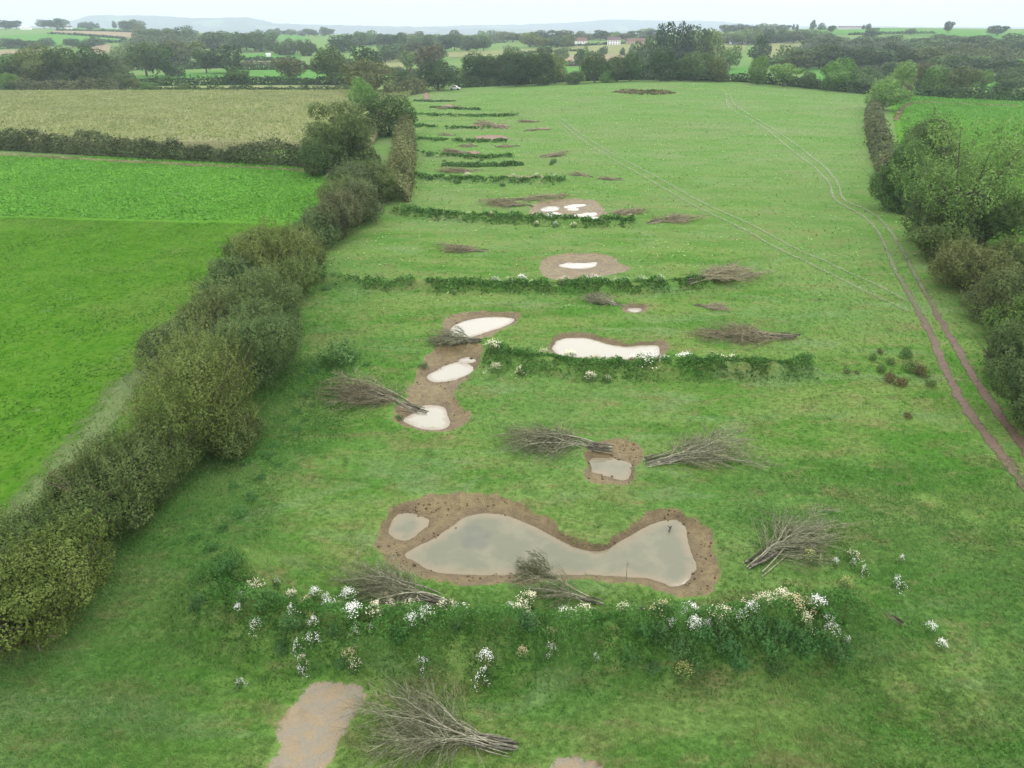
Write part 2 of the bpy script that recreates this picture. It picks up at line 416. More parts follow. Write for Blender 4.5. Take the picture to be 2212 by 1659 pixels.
def mat_leaf(name='leaves', trans=.28):
    t = NT(name); oc = t.n('ObjectInfo').outputs['Color']; v = t.attr('v')
    hsv = t.n('HueSaturation'); t.set(hsv.inputs['Hue'], t.ramp(v, 0, 1, .504, .488)); t.set(hsv.inputs['Saturation'], t.ramp(v, 0, 1, 1.05, .9)); t.set(hsv.inputs['Value'], t.ramp(v, 0, 1, .7, 1.75)); t.set(hsv.inputs['Color'], oc)
    c = hsv.outputs[0]
    c = t.mix(t.ramp(t.noise(.55, 3), .55, .76, 0, .22), c, t.mix(1., c, (1.14, 1.06, .8), 'MULTIPLY')); c = t.mix(1., c, (.97, 1.12, .82), 'MULTIPLY')
    a = t.pbsdf(c, .7, .10); b = t.n('BsdfTranslucent'); t.set(b.inputs[0], c)
    ms = t.n('MixShader'); ms.inputs[0].default_value = trans; t.t.links.new(a, ms.inputs[1]); t.t.links.new(b.outputs[0], ms.inputs[2])
    return t.done(ms.outputs[0])
def mat_bark():
    t = NT('bark'); oc = t.n('ObjectInfo').outputs['Color']; v = t.attr('v')
    c = t.mix(t.ramp(t.noise(6., 4), .35, .65), oc, t.mix(1., oc, (.55, .5, .45), 'MULTIPLY'))
    c = t.mix(1., c, t.mix(v, (.6, .6, .6), (1.35, 1.35, 1.35)), 'MULTIPLY')
    return t.done(t.pbsdf(c, .85, .2))
def mat_flower():
    t = NT('petals'); oc = t.n('ObjectInfo').outputs['Color']; v = t.attr('v')
    c = t.mix(t.ramp(v, 0, 1, .35, 0), oc, t.mix(1., oc, (.75, .66, .42), 'MULTIPLY'))
    a = t.pbsdf(c, .7, .2); b = t.n('BsdfTranslucent'); t.set(b.inputs[0], c)
    ms = t.n('MixShader'); ms.inputs[0].default_value = .25; t.t.links.new(a, ms.inputs[1]); t.t.links.new(b.outputs[0], ms.inputs[2])
    return t.done(ms.outputs[0])
def mat_plain(name, col, rough=.6, spec=.3, var=.25, sc_=1.5):
    t = NT(name); c = t.mix(t.ramp(t.noise(sc_, 4), .3, .7), col, tuple(x*(1-var) for x in col))
    return t.done(t.pbsdf(c, rough, spec))
def mat_crop(name, c1, c2, c3, scale=1.6, bump=.4, rows=None):
    t = NT(name); w = t.scalevec(1, .6, 1)
    c = t.mix(t.ramp(t.noise(scale, 4, w, .65), .35, .65), c1, c2)
    c = t.mix(t.ramp(t.noise(.05, 4), .45, .68, 0, .7), c, c3)
    c = t.mix(t.ramp(t.noise(.4, 3), .55, .75, 0, .3), c, c3)
    c = t.mix(t.ramp(t.noise(scale*2.6, 3), .5, .68, 0, .6), c, tuple(x*.45 for x in c1))
    if rows:
        wv = t.n('TexWave', bands_direction='X'); t.set(wv.inputs['Vector'], t.scalevec(1, 1, 1, rz=rows[1])); wv.inputs['Scale'].default_value = rows[0]; wv.inputs['Distortion'].default_value = 1.2; wv.inputs['Detail'].default_value = 2
        c = t.mix(t.ramp(wv.outputs['Fac'], .2, .6, rows[2], 0), c, tuple(x*.5 for x in c1))
    return t.done(t.pbsdf(c, .95, 0., t.bump(t.noise(scale*1.5, 4), bump, .3)))
def mat_track(name, c1, c2, lo, hi):
    t = NT(name); c = t.mix(t.ramp(t.noise(3., 4), .35, .65), c1, c2)
    s = t.attr('edge'); k = t.attr('str')
    a = t.math('ADD', s, t.math('MULTIPLY', t.math('SUBTRACT', t.noise(1.6, 4, t.scalevec(1, .5, 1), .7), .5), 2.5))
    al = t.math('MULTIPLY', t.ramp(a, lo, hi), k)
    tr = t.n('BsdfTransparent'); ms = t.n('MixShader'); t.set(ms.inputs[0], al); t.t.links.new(tr.outputs[0], ms.inputs[1]); t.t.links.new(t.pbsdf(c, .7, .3, t.bump(t.noise(7., 3), .6, .1)), ms.inputs[2])
    return t.done(ms.outputs[0])
def mat_water(name='pond_water', cream_mix=0.):
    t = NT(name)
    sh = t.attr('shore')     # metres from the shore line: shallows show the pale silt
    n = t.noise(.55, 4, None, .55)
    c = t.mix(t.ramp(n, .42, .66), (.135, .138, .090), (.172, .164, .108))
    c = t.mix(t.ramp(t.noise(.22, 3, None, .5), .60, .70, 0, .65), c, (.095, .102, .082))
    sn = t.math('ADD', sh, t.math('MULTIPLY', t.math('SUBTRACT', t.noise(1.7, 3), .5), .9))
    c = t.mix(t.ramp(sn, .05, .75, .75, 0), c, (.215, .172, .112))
    if cream_mix: c = t.mix(cream_mix, c, t.mix(t.ramp(sn, .0, .5), (.250, .215, .155), (.330, .312, .250)))  # farther ponds: their white brightness is put into a cream base colour
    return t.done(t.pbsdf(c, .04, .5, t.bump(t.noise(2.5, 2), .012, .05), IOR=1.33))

M = dict(ground=mat_ground(), blades=mat_blades(), leaf=mat_leaf(), bark=mat_bark(), flower=mat_flower(), water=mat_water(), milk=mat_water('cream_pond_water', .93))
M['crop'] = mat_crop('beet_crop', (.064, .178, .016), (.100, .225, .032), (.082, .190, .024), 1.5, .9)
M['ley'] = mat_crop('short_ley_grass', (.046, .132, .010), (.072, .158, .018), (.105, .155, .036), .9, .8)
M['maize'] = mat_crop('maize_tops', (.215, .220, .105), (.250, .245, .125), (.180, .205, .085), .8, .6, (.42, .12, .3))
M['pale'] = mat_crop('pale_pasture', (.185, .205, .090), (.225, .235, .115), (.150, .195, .070), .3, .3)
M['green'] = mat_crop('green_pasture', (.075, .200, .040), (.095, .225, .050), (.120, .225, .065), .3, .3)
M['tan'] = mat_crop('tan_stubble', (.240, .200, .125), (.275, .230, .150), (.210, .190, .110), .3, .3)
M['rut'] = mat_track('muddy_rut', (.082, .054, .033), (.120, .080, .050), -.1, .35)
M['faint'] = mat_track('worn_grass', (.165, .220, .095), (.195, .225, .115), -.1, .8)
M['soil'] = mat_track('bare_soil', (.190, .115, .070), (.150, .085, .050), -.2, .4)

# ------------------------------------------------------------------ world, sun, haze
w = bpy.data.worlds.new('World'); sc.world = w; w.use_nodes = True
wt = w.node_tree; wt.nodes.clear()
SUN_EL, SUN_ROT = 48, 25
sky = wt.nodes.new('ShaderNodeTexSky'); sky.sky_type = 'NISHITA'; sky.sun_disc = False
sky.sun_elevation = radians(SUN_EL); sky.sun_rotation = radians(SUN_ROT); sky.air_density = 1.; sky.dust_density = 4.; sky.ozone_density = 1.
bw = wt.nodes.new('ShaderNodeHueSaturation'); bw.inputs['Saturation'].default_value = .25; wt.links.new(sky.outputs[0], bw.inputs['Color'])
tc = wt.nodes.new('ShaderNodeTexCoord'); sp = wt.nodes.new('ShaderNodeSeparateXYZ'); wt.links.new(tc.outputs['Generated'], sp.inputs[0])
mr = wt.nodes.new('ShaderNodeValToRGB'); wt.links.new(sp.outputs['Z'], mr.inputs[0])   # cloud deck: hazy horizon, bright veil around the hidden sun, greyer overhead
for q_, (ps, vv) in enumerate([(0., .31), (.03, .345), (.16, .82), (.32, 1.), (1., .64)]):
    el = mr.color_ramp.elements[q_] if q_ < 2 else mr.color_ramp.elements.new(ps)
    el.position = ps; el.color = (vv, vv, vv, 1)
sk = wt.nodes.new('ShaderNodeMath'); sk.operation = 'MULTIPLY'; wt.links.new(mr.outputs[0], sk.inputs[0]); sk.inputs[1].default_value = 25.5
cl = wt.nodes.new('ShaderNodeTexNoise'); cl.inputs['Scale'].default_value = 2.2; cl.inputs['Detail'].default_value = 5
mp = wt.nodes.new('ShaderNodeMapping'); mp.inputs['Scale'].default_value = (1, 1, 5); wt.links.new(tc.outputs['Generated'], mp.inputs[0]); wt.links.new(mp.outputs[0], cl.inputs['Vector'])
c2 = wt.nodes.new('ShaderNodeMapRange'); wt.links.new(cl.outputs['Fac'], c2.inputs[0]); c2.inputs[1].default_value = .3; c2.inputs[2].default_value = .7; c2.inputs[3].default_value = .90; c2.inputs[4].default_value = 1.10
mu = wt.nodes.new('ShaderNodeMath'); mu.operation = 'MULTIPLY'; wt.links.new(sk.outputs[0], mu.inputs[0]); wt.links.new(c2.outputs[0], mu.inputs[1])
tint = wt.nodes.new('ShaderNodeVectorMath'); tint.operation = 'SCALE'; tint.inputs[0].default_value = (.985, .99, 1.01); wt.links.new(mu.outputs[0], tint.inputs['Scale'])
mx = wt.nodes.new('ShaderNodeMix'); mx.data_type = 'RGBA'; mx.inputs[0].default_value = .85; wt.links.new(bw.outputs[0], mx.inputs[6]); wt.links.new(tint.outputs[0], mx.inputs[7])
bg = wt.nodes.new('ShaderNodeBackground'); bg.inputs['Strength'].default_value = .1; wt.links.new(mx.outputs[2], bg.inputs[0])
wo = wt.nodes.new('ShaderNodeOutputWorld'); wt.links.new(bg.outputs[0], wo.inputs[0])
sl = bpy.data.lights.new('sun', 'SUN'); sl.energy = 1.1; sl.angle = radians(16); sl.color = (1, .97, .92)
so = bpy.data.objects.new('sun', sl); COL.objects.link(so)
so.rotation_euler = (radians(90-SUN_EL), 0, radians(180-SUN_ROT))
sc.view_settings.view_transform = 'Standard'; sc.view_settings.look = 'None'; sc.view_settings.exposure = .36; sc.view_settings.gamma = 1
HAZE = 0.000175
if HAZE:
    hm = NT('haze'); pv = hm.n('VolumePrincipled'); pv.inputs['Color'].default_value = (.66, .745, .89, 1); pv.inputs['Density'].default_value = HAZE; pv.inputs['Anisotropy'].default_value = .2
    hm.t.links.new(pv.outputs[0], hm.out.inputs['Volume'])
    hb = box_mesh('haze', [(0, 5200, 138, 22000, 11000, 304)])
    tag(obj('haze', hb, hm.m), 'thin pale blue haze over the far fields and hills', 'haze', None, 'stuff')

# ------------------------------------------------------------------ ground sheet
def axis_x():
    xs = [0.]; s = .24
    while xs[-1] < 34: xs.append(xs[-1]+s)
    while xs[-1] < 7500: s *= 1.036; xs.append(xs[-1]+s)
    xs = np.array(xs); return np.r_[-xs[:0:-1], xs]
def axis_y():
    ys = [-60., -30, -12, 0, 6]; y = 10.; 
    while y < 7900: ys.append(y); y += max(.16, y*.0062 if y < 140 else y*.0105)
    return np.array(ys)
GX, GY = axis_x(), axis_y()
X, Y = np.meshgrid(GX, GY)
fh, mudA, rimA = feat_h(X.ravel(), Y.ravel())
Z = base_h(X.ravel(), Y.ravel())+fh
def weedy_at(x, y):
    wv = sstep(-11, -17.5, x+7*(fbm(x, y, .16, 31)-.5)-.06*np.clip(y-30, 0, 40))*sstep(95, 60, y)
    wv = np.maximum(wv, .8*sstep(8, 17, x+9*(fbm(x, y, .15, 33)-.5))*sstep(44, 30, y)*sstep(.3, .6, fbm(x, y, .3, 35)+.12))
    return wv
WEED = weedy_at(X.ravel(), Y.ravel()); FAR_PALE = sstep(50, 190, Y.ravel())*1.0*(.55+.6*fbm(X.ravel(), Y.ravel(), .03, 41))  # second mask: painted haze paleness of the grass, growing with distance
nx, ny = len(GX), len(GY)
SAND = np.zeros(X.size); WET = wet_at(X.ravel(), Y.ravel())
for nm, mp_, ws in MUDW[-2:]: SAND[inside(X.ravel(), Y.ravel(), mp_+(mp_-mp_.mean(0))*.1)] = 1
ii = np.arange(ny-1)[:, None]*nx+np.arange(nx-1)[None]
QF = np.stack([ii, ii+1, ii+nx+1, ii+nx], -1).reshape(-1, 4)
fm = mudA[QF].mean(1) > .5
VG = np.stack([X.ravel(), Y.ravel(), Z], 1)
def sub_mesh(name, F):
    u, inv = np.unique(F, return_inverse=True)
    return mk_mesh(name, VG[u], [inv.reshape(F.shape)], {'mud': ('POINT', mudA[u]), 'weedy': ('POINT', WEED[u]), 'paled': ('POINT', FAR_PALE[u]), 'sand': ('POINT', SAND[u]), 'wet': ('POINT', WET[u])}, True)
struct('ground', sub_mesh('ground', QF[~fm]), M['ground'], 'rolling green pasture and farmland')
ctr = VG[QF].mean(1)
lab = np.full(len(QF), -1)
for k, (nm, mp_, ws) in enumerate(MUDW):
    lab[fm & (lab < 0) & (np.abs(ctr[:, 0]-mp_[:, 0].mean()) < np.ptp(mp_[:, 0])/2+1.2) & (np.abs(ctr[:, 1]-mp_[:, 1].mean()) < np.ptp(mp_[:, 1])/2+1.2)] = k
for k, (nm, mp_, ws) in enumerate(MUDW):
    if (lab == k).any(): struct('pond_bed', sub_mesh('pond_bed', QF[lab == k]), M['ground'], 'bare brown mud of the '+nm)
    for j, wpoly in enumerate(ws):
        ctrw = wpoly.mean(0); g = resample(np.r_[wpoly, wpoly[:1]], .12)[:-1]
        g = g+((fbm(g[:, 0], g[:, 1], 1.0, 51, 4)-.5)*(.75 if k < 2 else .5))[:, None]*((g-ctrw)/np.linalg.norm(g-ctrw, axis=1)[:, None])
        # regular fill so that shore distance is smooth
        lo, hi = g.min(0), g.max(0); st = max(.2, ctrw[1]*.004)
        gx, gy = np.meshgrid(np.arange(lo[0]-st, hi[0]+st*2, st), np.arange(lo[1]-st, hi[1]+st*2, st)); sx, sy = gx.ravel(), gy.ravel()
        dd = seg_dist(sx, sy, g, True); sdn = np.where(inside(sx, sy, g), dd, -dd)
        qi = np.arange(gx.shape[0]-1)[:, None]*gx.shape[1]+np.arange(gx.shape[1]-1)[None]
        q = np.stack([qi, qi+1, qi+gx.shape[1]+1, qi+gx.shape[1]], -1).reshape(-1, 4)
        q = q[(sdn[q] > -st*1.5).any(1)]
        if not len(q): continue
        u, inv = np.unique(q, return_inverse=True)
        zb = base_h(ctrw[0], ctrw[1])+WZ+.005*j
        me = mk_mesh('water', np.stack([sx[u], sy[u], np.full(len(u), zb)], 1), [inv.reshape(q.shape)], {'shore': ('POINT', np.clip(sdn[u], 0, 5))}, True)
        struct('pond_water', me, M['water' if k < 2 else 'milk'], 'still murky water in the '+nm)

# ------------------------------------------------------------------ draped sheets (fields)
def drape(name, poly_xy, off, mat, label, cuts=None, lift=0.):
    P = np.asarray(poly_xy, float)
    lo, hi = P.min(0), P.max(0); n = cuts or 26
    # grid clipped to the polygon: triangulate polygon and subdivide
    bm = bmesh.new(); vs = [bm.verts.new((x, y, 0)) for x, y in P]; bm.faces.new(vs)
    bmesh.ops.triangulate(bm, faces=bm.faces[:])
    for _ in range(5):
        L = max(hi-lo)/n
        es = [e for e in bm.edges if e.calc_length() > L]
        if not es: break
        bmesh.ops.subdivide_edges(bm, edges=es, cuts=1); bmesh.ops.triangulate(bm, faces=bm.faces[:])
    xy = np.array([v.co[:2] for v in bm.verts]); z = hgt(xy[:, 0], xy[:, 1])+off+lift
    for v, q in zip(bm.verts, z): v.co.z = q
    if lift:
        be = [e for e in bm.edges if e.is_boundary]; r = bmesh.ops.extrude_edge_only(bm, edges=be)
        for v in r['geom']:
            if isinstance(v, bmesh.types.BMVert): v.co.z -= lift+off+.2
    bmesh.ops.recalc_face_normals(bm, faces=bm.faces[:])
    me = bpy.data.meshes.new(name); bm.to_mesh(me); bm.free()
    up = np.zeros(len(me.polygons)*3); me.polygons.foreach_get('normal', up)
    if up.reshape(-1, 3)[:, 2].sum() < 0: me.flip_normals()
    for p in me.polygons: p.use_smooth = True
    return struct(name, me, mat, label)
def C1(*p): return [(x*.26, y*.26) for x, y in p]
def C2(*p): return [(531+x*.26, y*.26) for x, y in p]
def C3(*p): return [(1061.8+x*.26, y*.26) for x, y in p]
def C4(*p): return [(1637+x*.26, y*.26) for x, y in p]
drape('field', [(-27, 4), (-27, 60), (-28, 99), (-75, 104), (-230, 116), (-230, 4)], .05, M['ley'], 'short bright green grass beside the overgrown hedge', 60)
drape('field', [(-28, 99), (-29, 158), (-60, 159), (-260, 172), (-260, 118), (-75, 104)], .05, M['crop'], 'lush bright green root crop below the maize', 60)
drape('field', [(-34, 171), (-38, 240), (-52, 336), (-330, 332), (-330, 182)], .02, M['maize'], 'ripe tan maize standing behind the dark hedge', 50, lift=1.7)
drape('field', [(56, 70), (82, 150), (150, 296), (176, 330), (480, 318), (330, 70)], .06, M['crop'], 'bright green field beyond the right hedge', 50)
FARF = [
 ('green', C1((520,190),(830,190),(1100,240),(1100,258),(520,248)), 'pale green field on the hilltop'),
 ('tan', C1((450,257),(1110,268),(1100,316),(420,276)), 'narrow brown stubble field below the hilltop'),
 ('green', C1((0,295),(400,283),(1040,328),(1060,352),(700,370),(0,405)), 'long green field on the far slope'),
 ('tan', C1((0,422),(330,408),(350,424),(0,458)), 'thin tan strip above the big trees'),
 ('tan', C1((690,372),(920,368),(910,442),(800,455)), 'small tan field between far trees'),
 ('green', C1((860,497),(1065,490),(1065,515),(860,524)), 'thin green strip behind the oaks'),
 ('green', C1((640,672),(1150,634),(1850,588),(2300,583),(2300,660),(1100,665)), 'bright green field beyond the maize'),
 ('pale', C1((1010,728),(2212,712),(2212,745),(1030,748)), 'pale straw strip along the maize'),
 ('green', C1((1970,455),(2500,452),(2500,490),(1980,492)), 'slim green field among hedges'),
 ('pale', C1((1500,515),(2400,508),(2400,545),(1520,548)), 'slim pale field among hedges'),
 ('green', C2((150,580),(820,580),(820,663),(150,658)), 'green field behind the round oak'),
 ('pale', C2((0,714),(810,712),(810,745),(0,745)), 'pale strip by the boundary oaks'),
 ('pale', C2((1080,455),(1310,460),(1320,562),(1100,560)), 'pale olive pasture beyond the oaks'),
 ('pale', C2((1640,440),(2250,410),(2250,460),(1700,482)), 'long pale pasture on the rise'),
 ('green', C2((1150,612),(1230,615),(1220,660),(1160,668)), 'scrap of bright grass past the oaks'),
 ('green', C2((1730,635),(1900,655),(1880,690),(1730,690)), 'bright green scrap by the gateway'),
 ('green', C2((175,290),(420,290),(540,330),(380,355),(180,322)), 'hazy green field on a far knoll'),
 ('pale', C3((240,415),(1265,357),(1210,450),(600,470),(240,442)), 'broad pale pasture below the white houses'),
 ('tan', C3((560,472),(1000,442),(1200,432),(1170,475),(980,512),(620,514)), 'straw coloured field below the pale pasture'),
 ('green', C3((600,560),(1320,536),(1330,612),(640,612)), 'bright green field behind the tree belt'),
 ('pale', C3((1880,362),(2130,358),(2090,440),(1880,445)), 'pale pasture beside the tall pines'),
 ('green', C3((1960,560),(2160,558),(2160,618),(1980,625)), 'bright grass right of the pines'),
 ('pale', C4((0,352),(420,352),(390,410),(20,515),(0,515)), 'olive pasture below the ridge trees'),
 ('green', C4((380,558),(640,568),(570,690),(480,690)), 'bright grass behind the tree belt'),
 ('green', C4((430,236),(1000,238),(1500,250),(2300,272),(2300,345),(1600,300),(1000,292),(500,285)), 'green field along the skyline'),
 ('green', C4((1760,690),(2010,690),(1990,752),(1770,724)), 'bright green scrap of grass in the wood'),
]
for k, poly, lb in FARF:
    g = gpoly(poly); d = g[:, 1].mean(); drape('field', g, .04+d*.00045, M[k], lb, 14)

# ------------------------------------------------------------------ tracks and bare patches
def ribbon(name, lines, width, mat, label, strength, off=.03):
    V, F, E, S = [], [], [], []; n = 0
    for pl in lines:
        xy = smooth_line(gpoly(pl), 3); xy = resample(xy, .5 if xy[:, 1].min() < 80 else 1.5)
        tg = np.gradient(xy, axis=0); tg /= np.linalg.norm(tg, axis=1)[:, None]; nn = np.stack([-tg[:, 1], tg[:, 0]], 1)
        wd = width(xy[:, 1])[:, None]*(.8+.4*fbm(xy[:, 0], xy[:, 1], .4, 61))[:, None]; m = len(xy); cols = [-1, -.5, 0, .5, 1]
        for c in cols:
            q = xy+nn*wd*c; V.append(np.c_[q, hgt(q[:, 0], q[:, 1])+off+xy[:, 1]*.0003]); E.append(np.full(m, 1-abs(c)*1.3)); S.append(strength(xy[:, 1]))
        for c in range(4):
            i = n+c*m+np.arange(m-1); F.append(np.stack([i, i+1, i+m+1, i+m], 1))
        n += 5*m
    me = mk_mesh(name, np.concatenate(V), [np.concatenate(F)], {'edge': ('POINT', np.concatenate(E)), 'str': ('POINT', np.concatenate(S))}, True)
    up = np.zeros(len(me.polygons)*3); me.polygons.foreach_get('normal', up)
    if up.reshape(-1, 3)[:, 2].sum() < 0: me.flip_normals()
    return struct(name, me, mat, label)
R1 = [(2260,1110),(2212,1048),(2150,965),(2080,872),(2042,800),(2003,705),(1965,640),(1932,580),(1903,510),(1880,480),(1855,460),(1815,440),(1797,425),(1795,400),(1770,370),(1730,340),(1680,300),(1640,268),(1592,245),(1572,232),(1567,205)]
R2 = [(2270,1060),(2212,968),(2140,870),(2072,765),(2025,680),(1988,615),(1952,545),(1915,487),(1880,455),(1838,440),(1817,428),(1813,400),(1785,362),(1722,314),(1660,272),(1605,240),(1584,226),(1577,205)]
ribbon('track', [R1, R2], lambda y: np.clip(.54-.003*(y-40), .3, .54), M['rut'], 'twin reddish mud wheel ruts beside the right hedge', lambda y: np.clip(.95*sstep(95, 48, y)+.12*sstep(130, 90, y), 0, 1))
ribbon('track', [R1[5:], R2[4:]], lambda y: .3+y*.0011, M['faint'], 'pale worn wheel marks climbing the pasture', lambda y: .5*sstep(48, 85, y)*sstep(420, 330, y), .05)
T1 = [(1205,262),(1250,298),(1310,338),(1400,386),(1500,447),(1600,490),(1700,548),(1800,595),(1890,640),(1960,672)]
T2 = [(1212,258),(1262,295),(1325,335),(1415,380),(1520,442),(1620,482),(1720,538),(1820,582),(1905,622),(1962,652)]
ribbon('track', [T1, T2], lambda y: .3+y*.001, M['faint'], 'faint pale wheel marks crossing the pasture diagonally', lambda y: .47+0*y, .05)
def patch(poly, mat, label, name='bare_soil'):
    g = chaikin(gpoly(poly), 2); lo, hi = g.min(0), g.max(0); st = max(.3, (hi-lo).max()/60)
    gx, gy = np.meshgrid(np.arange(lo[0]-1, hi[0]+1+st, st), np.arange(lo[1]-1, hi[1]+1+st, st)); sx, sy = gx.ravel(), gy.ravel()
    dd = seg_dist(sx, sy, g, True); sd = np.where(inside(sx, sy, g), dd, -dd)
    qi = np.arange(gx.shape[0]-1)[:, None]*gx.shape[1]+np.arange(gx.shape[1]-1)[None]; q = np.stack([qi, qi+1, qi+gx.shape[1]+1, qi+gx.shape[1]], -1).reshape(-1, 4)
    q = q[(sd[q] > 0).any(1)]; u, inv = np.unique(q, return_inverse=True)
    z = hgt(sx[u], sy[u])+.06+sy[u]*.0006
    return struct(name, mk_mesh(name, np.stack([sx[u], sy[u], z], 1), [inv.reshape(q.shape)], {'edge': ('POINT', np.clip(sd[u]*.8-.3, -1, 1)), 'str': ('POINT', np.full(len(u), .95))}, True), mat, label)
M['verge'] = mat_track('rough_pale_grass', (.072, .130, .024), (.112, .150, .040), -.3, .9)
ribbon('grass_verge', [[(655,610),(560,700),(300,800),(235,900),(100,1065),(-60,1190)]], lambda y: 2.0+0*y, M['verge'], 'rough pale grass verge on the field side of the left hedge', lambda y: .9+0*y, .09)
def QZ(x0, y0, x1, y1):   # ellipse given by its survey box
    cx, cy, rx, ry = (x0+x1)/2, (y0+y1)/2, (x1-x0)/2, (y1-y0)/2
    return [(cx+rx*cos(a), cy+ry*sin(a)) for a in np.arange(12)*pi/6]
Z5 = lambda x, y: ((980+x*520/2212)*.8848, (200+y*520/2212)*.8848)
def ZB(x0, y0, x1, y1): return QZ(*Z5(x0, y0), *Z5(x1, y1))
for b, lb in [((215,105,300,200), 'red earth in the gateway by the dark oak'), ((420,240,560,280), 'small red scrape farthest up the pasture'), ((680,440,1150,490), 'long red scrape behind the seventh bank'),
              ((730,555,1140,610), 'long red scrape with a white puddle'), ((610,720,850,765), 'red scrape behind the sixth bank'), ((870,975,1560,1020), 'narrow red scrape behind the fifth bank'), ((1380,480,1580,500), 'thin red scrape right of the seventh bank')]:
    patch(ZB(*b), M['soil'], lb)
patch(ZB(970,595,1105,622), M['milk'], 'cream white puddle in a far scrape', 'puddle')
# ------------------------------------------------------------------ words for labels
ORD = 'first second third fourth fifth sixth seventh eighth ninth tenth eleventh twelfth'.split()
def nth(i):
    if i < 12: return ORD[i]
    n = i+1; return f"{n}{'th' if 10 <= n % 100 <= 20 else {1: 'st', 2: 'nd', 3: 'rd'}.get(n % 10, 'th')}"

# tints: linear leaf albedo
DK=(.032,.060,.020); OAK=(.048,.078,.024); OLV=(.082,.104,.034); BRN=(.076,.088,.032); PUR=(.086,.080,.050); FRE=(.075,.140,.032)
BRI=(.110,.175,.045); PAL=(.105,.138,.060); GRY=(.068,.098,.046); YEL=(.150,.145,.042); PIN=(.030,.050,.030); WIL=(.078,.108,.045)
def jit(c, r=.12): return tuple(x*random.uniform(1-r, 1+r) for x in c)

# ------------------------------------------------------------------ tree prototypes (unit width and height)
def rand_lobes(r, n, rx, rz, zc, lo=.30, hi=.46):
    L = []
    for k in range(n):
        d = r.normal(size=3); d /= np.linalg.norm(d); q = r.uniform(.45, .75)
        s = r.uniform(lo, hi)
        L.append((d[0]*rx*q, d[1]*rx*q, zc+d[2]*rz*q, rx*s*1.25, rx*s*1.25, rz*s*1.2))
    L.append((0, 0, zc, rx*.62, rx*.62, rz*.66)); return L
PROTO = {}
def proto(kind, k, dense):
    key = (kind, k, dense)
    if key in PROTO: return PROTO[key]
    r = np.random.default_rng(hash((len(kind), ord(kind[0]), k, dense)) % 100000)
    n, sz = {0: (1500, .072), 1: (5200, .040), 2: (15000, .026)}[dense]
    if kind == 'oak': L = rand_lobes(r, 15, .5, .46, .52, .25, .40)
    elif kind == 'tall': L = rand_lobes(r, 14, .48, .49, .51, .24, .38)
    elif kind == 'bush': L = rand_lobes(r, 11, .5, .50, .46, .28, .44)
    elif kind == 'pine':
        L = [(r.uniform(-.2, .2)*(1.1-z), r.uniform(-.2, .2)*(1.1-z), z, .34*(1.15-z)+.1, .34*(1.15-z)+.1, .13) for z in np.linspace(.18, .92, 11)]
    else:                                     # ash: separate airy bunches
        L = rand_lobes(r, 22, .52, .44, .56, .16, .27)[:-1]; n = int(n*.9)
    P, N, v = lobes_cloud(r, L, n, .22 if kind != 'ash' else .5)
    V, F, v = leaf_quads(P, N, sz, r, .7, v)
    V[:, 2] = np.maximum(V[:, 2], .01)
    me = mk_mesh('crown', V, [F], {'v': ('FACE', v)}); me.materials.append(M['leaf'])
    t = Tubes(); t.add([(0, 0, -.03), (.005, 0, .12), (-.006, .004, .3), (.01, 0, .62)], [.036, .027, .022, .008], 7)
    for b in range(7):
        a = r.uniform(0, 2*pi); z0 = r.uniform(.16, .4); e = r.uniform(.25, .42)
        t.add([(0, 0, z0), (cos(a)*e*.5, sin(a)*e*.5, z0+.16), (cos(a)*e, sin(a)*e, z0+r.uniform(.2, .4))], [.015, .009, .003], 5)
    tm = t.mesh('trunk'); tm.materials.append(M['bark'])
    PROTO[key] = (me, tm); return PROTO[key]
NTREE = [0]
def put_tree(name, x, y, zg, W, H, kind, col, label, group=None, cat='tree', dense=None):
    NTREE[0] += 1
    if dense is None: dense = 2 if y < 130 else 1 if y < 400 else 0
    me, tm = proto(kind, NTREE[0] % 3, dense)
    e = empty(name, (x, y, zg-.1), random.uniform(0, 6.28), (W, W*random.uniform(.85, 1.1), H)); tag(e, label, cat, group)
    obj('crown' if cat == 'tree' else 'foliage', me, None, e, color=jit(col, .08))
    obj('trunk' if cat == 'tree' else 'stem', tm, None, e, color=(.13, .11, .085))
    return e
def tree(px, top, d, wp, kind, col, label, group=None, name=None, cat='tree', dense=None):
    x, _, zt = at_d(px, top, d); zg = float(base_h(x, d)); W = pxsize(d, wp)*(1.5 if group else 1.32); H = max((zt-zg)*1.05, W*.45)
    nm = name or {'pine': 'conifer', 'bush': 'shrub'}.get(kind, 'oak_tree' if kind == 'oak' and d < 420 else 'tree')
    return put_tree(nm, x, d, zg, W, H, kind, col, label, group, 'shrub' if kind == 'bush' else cat, dense)

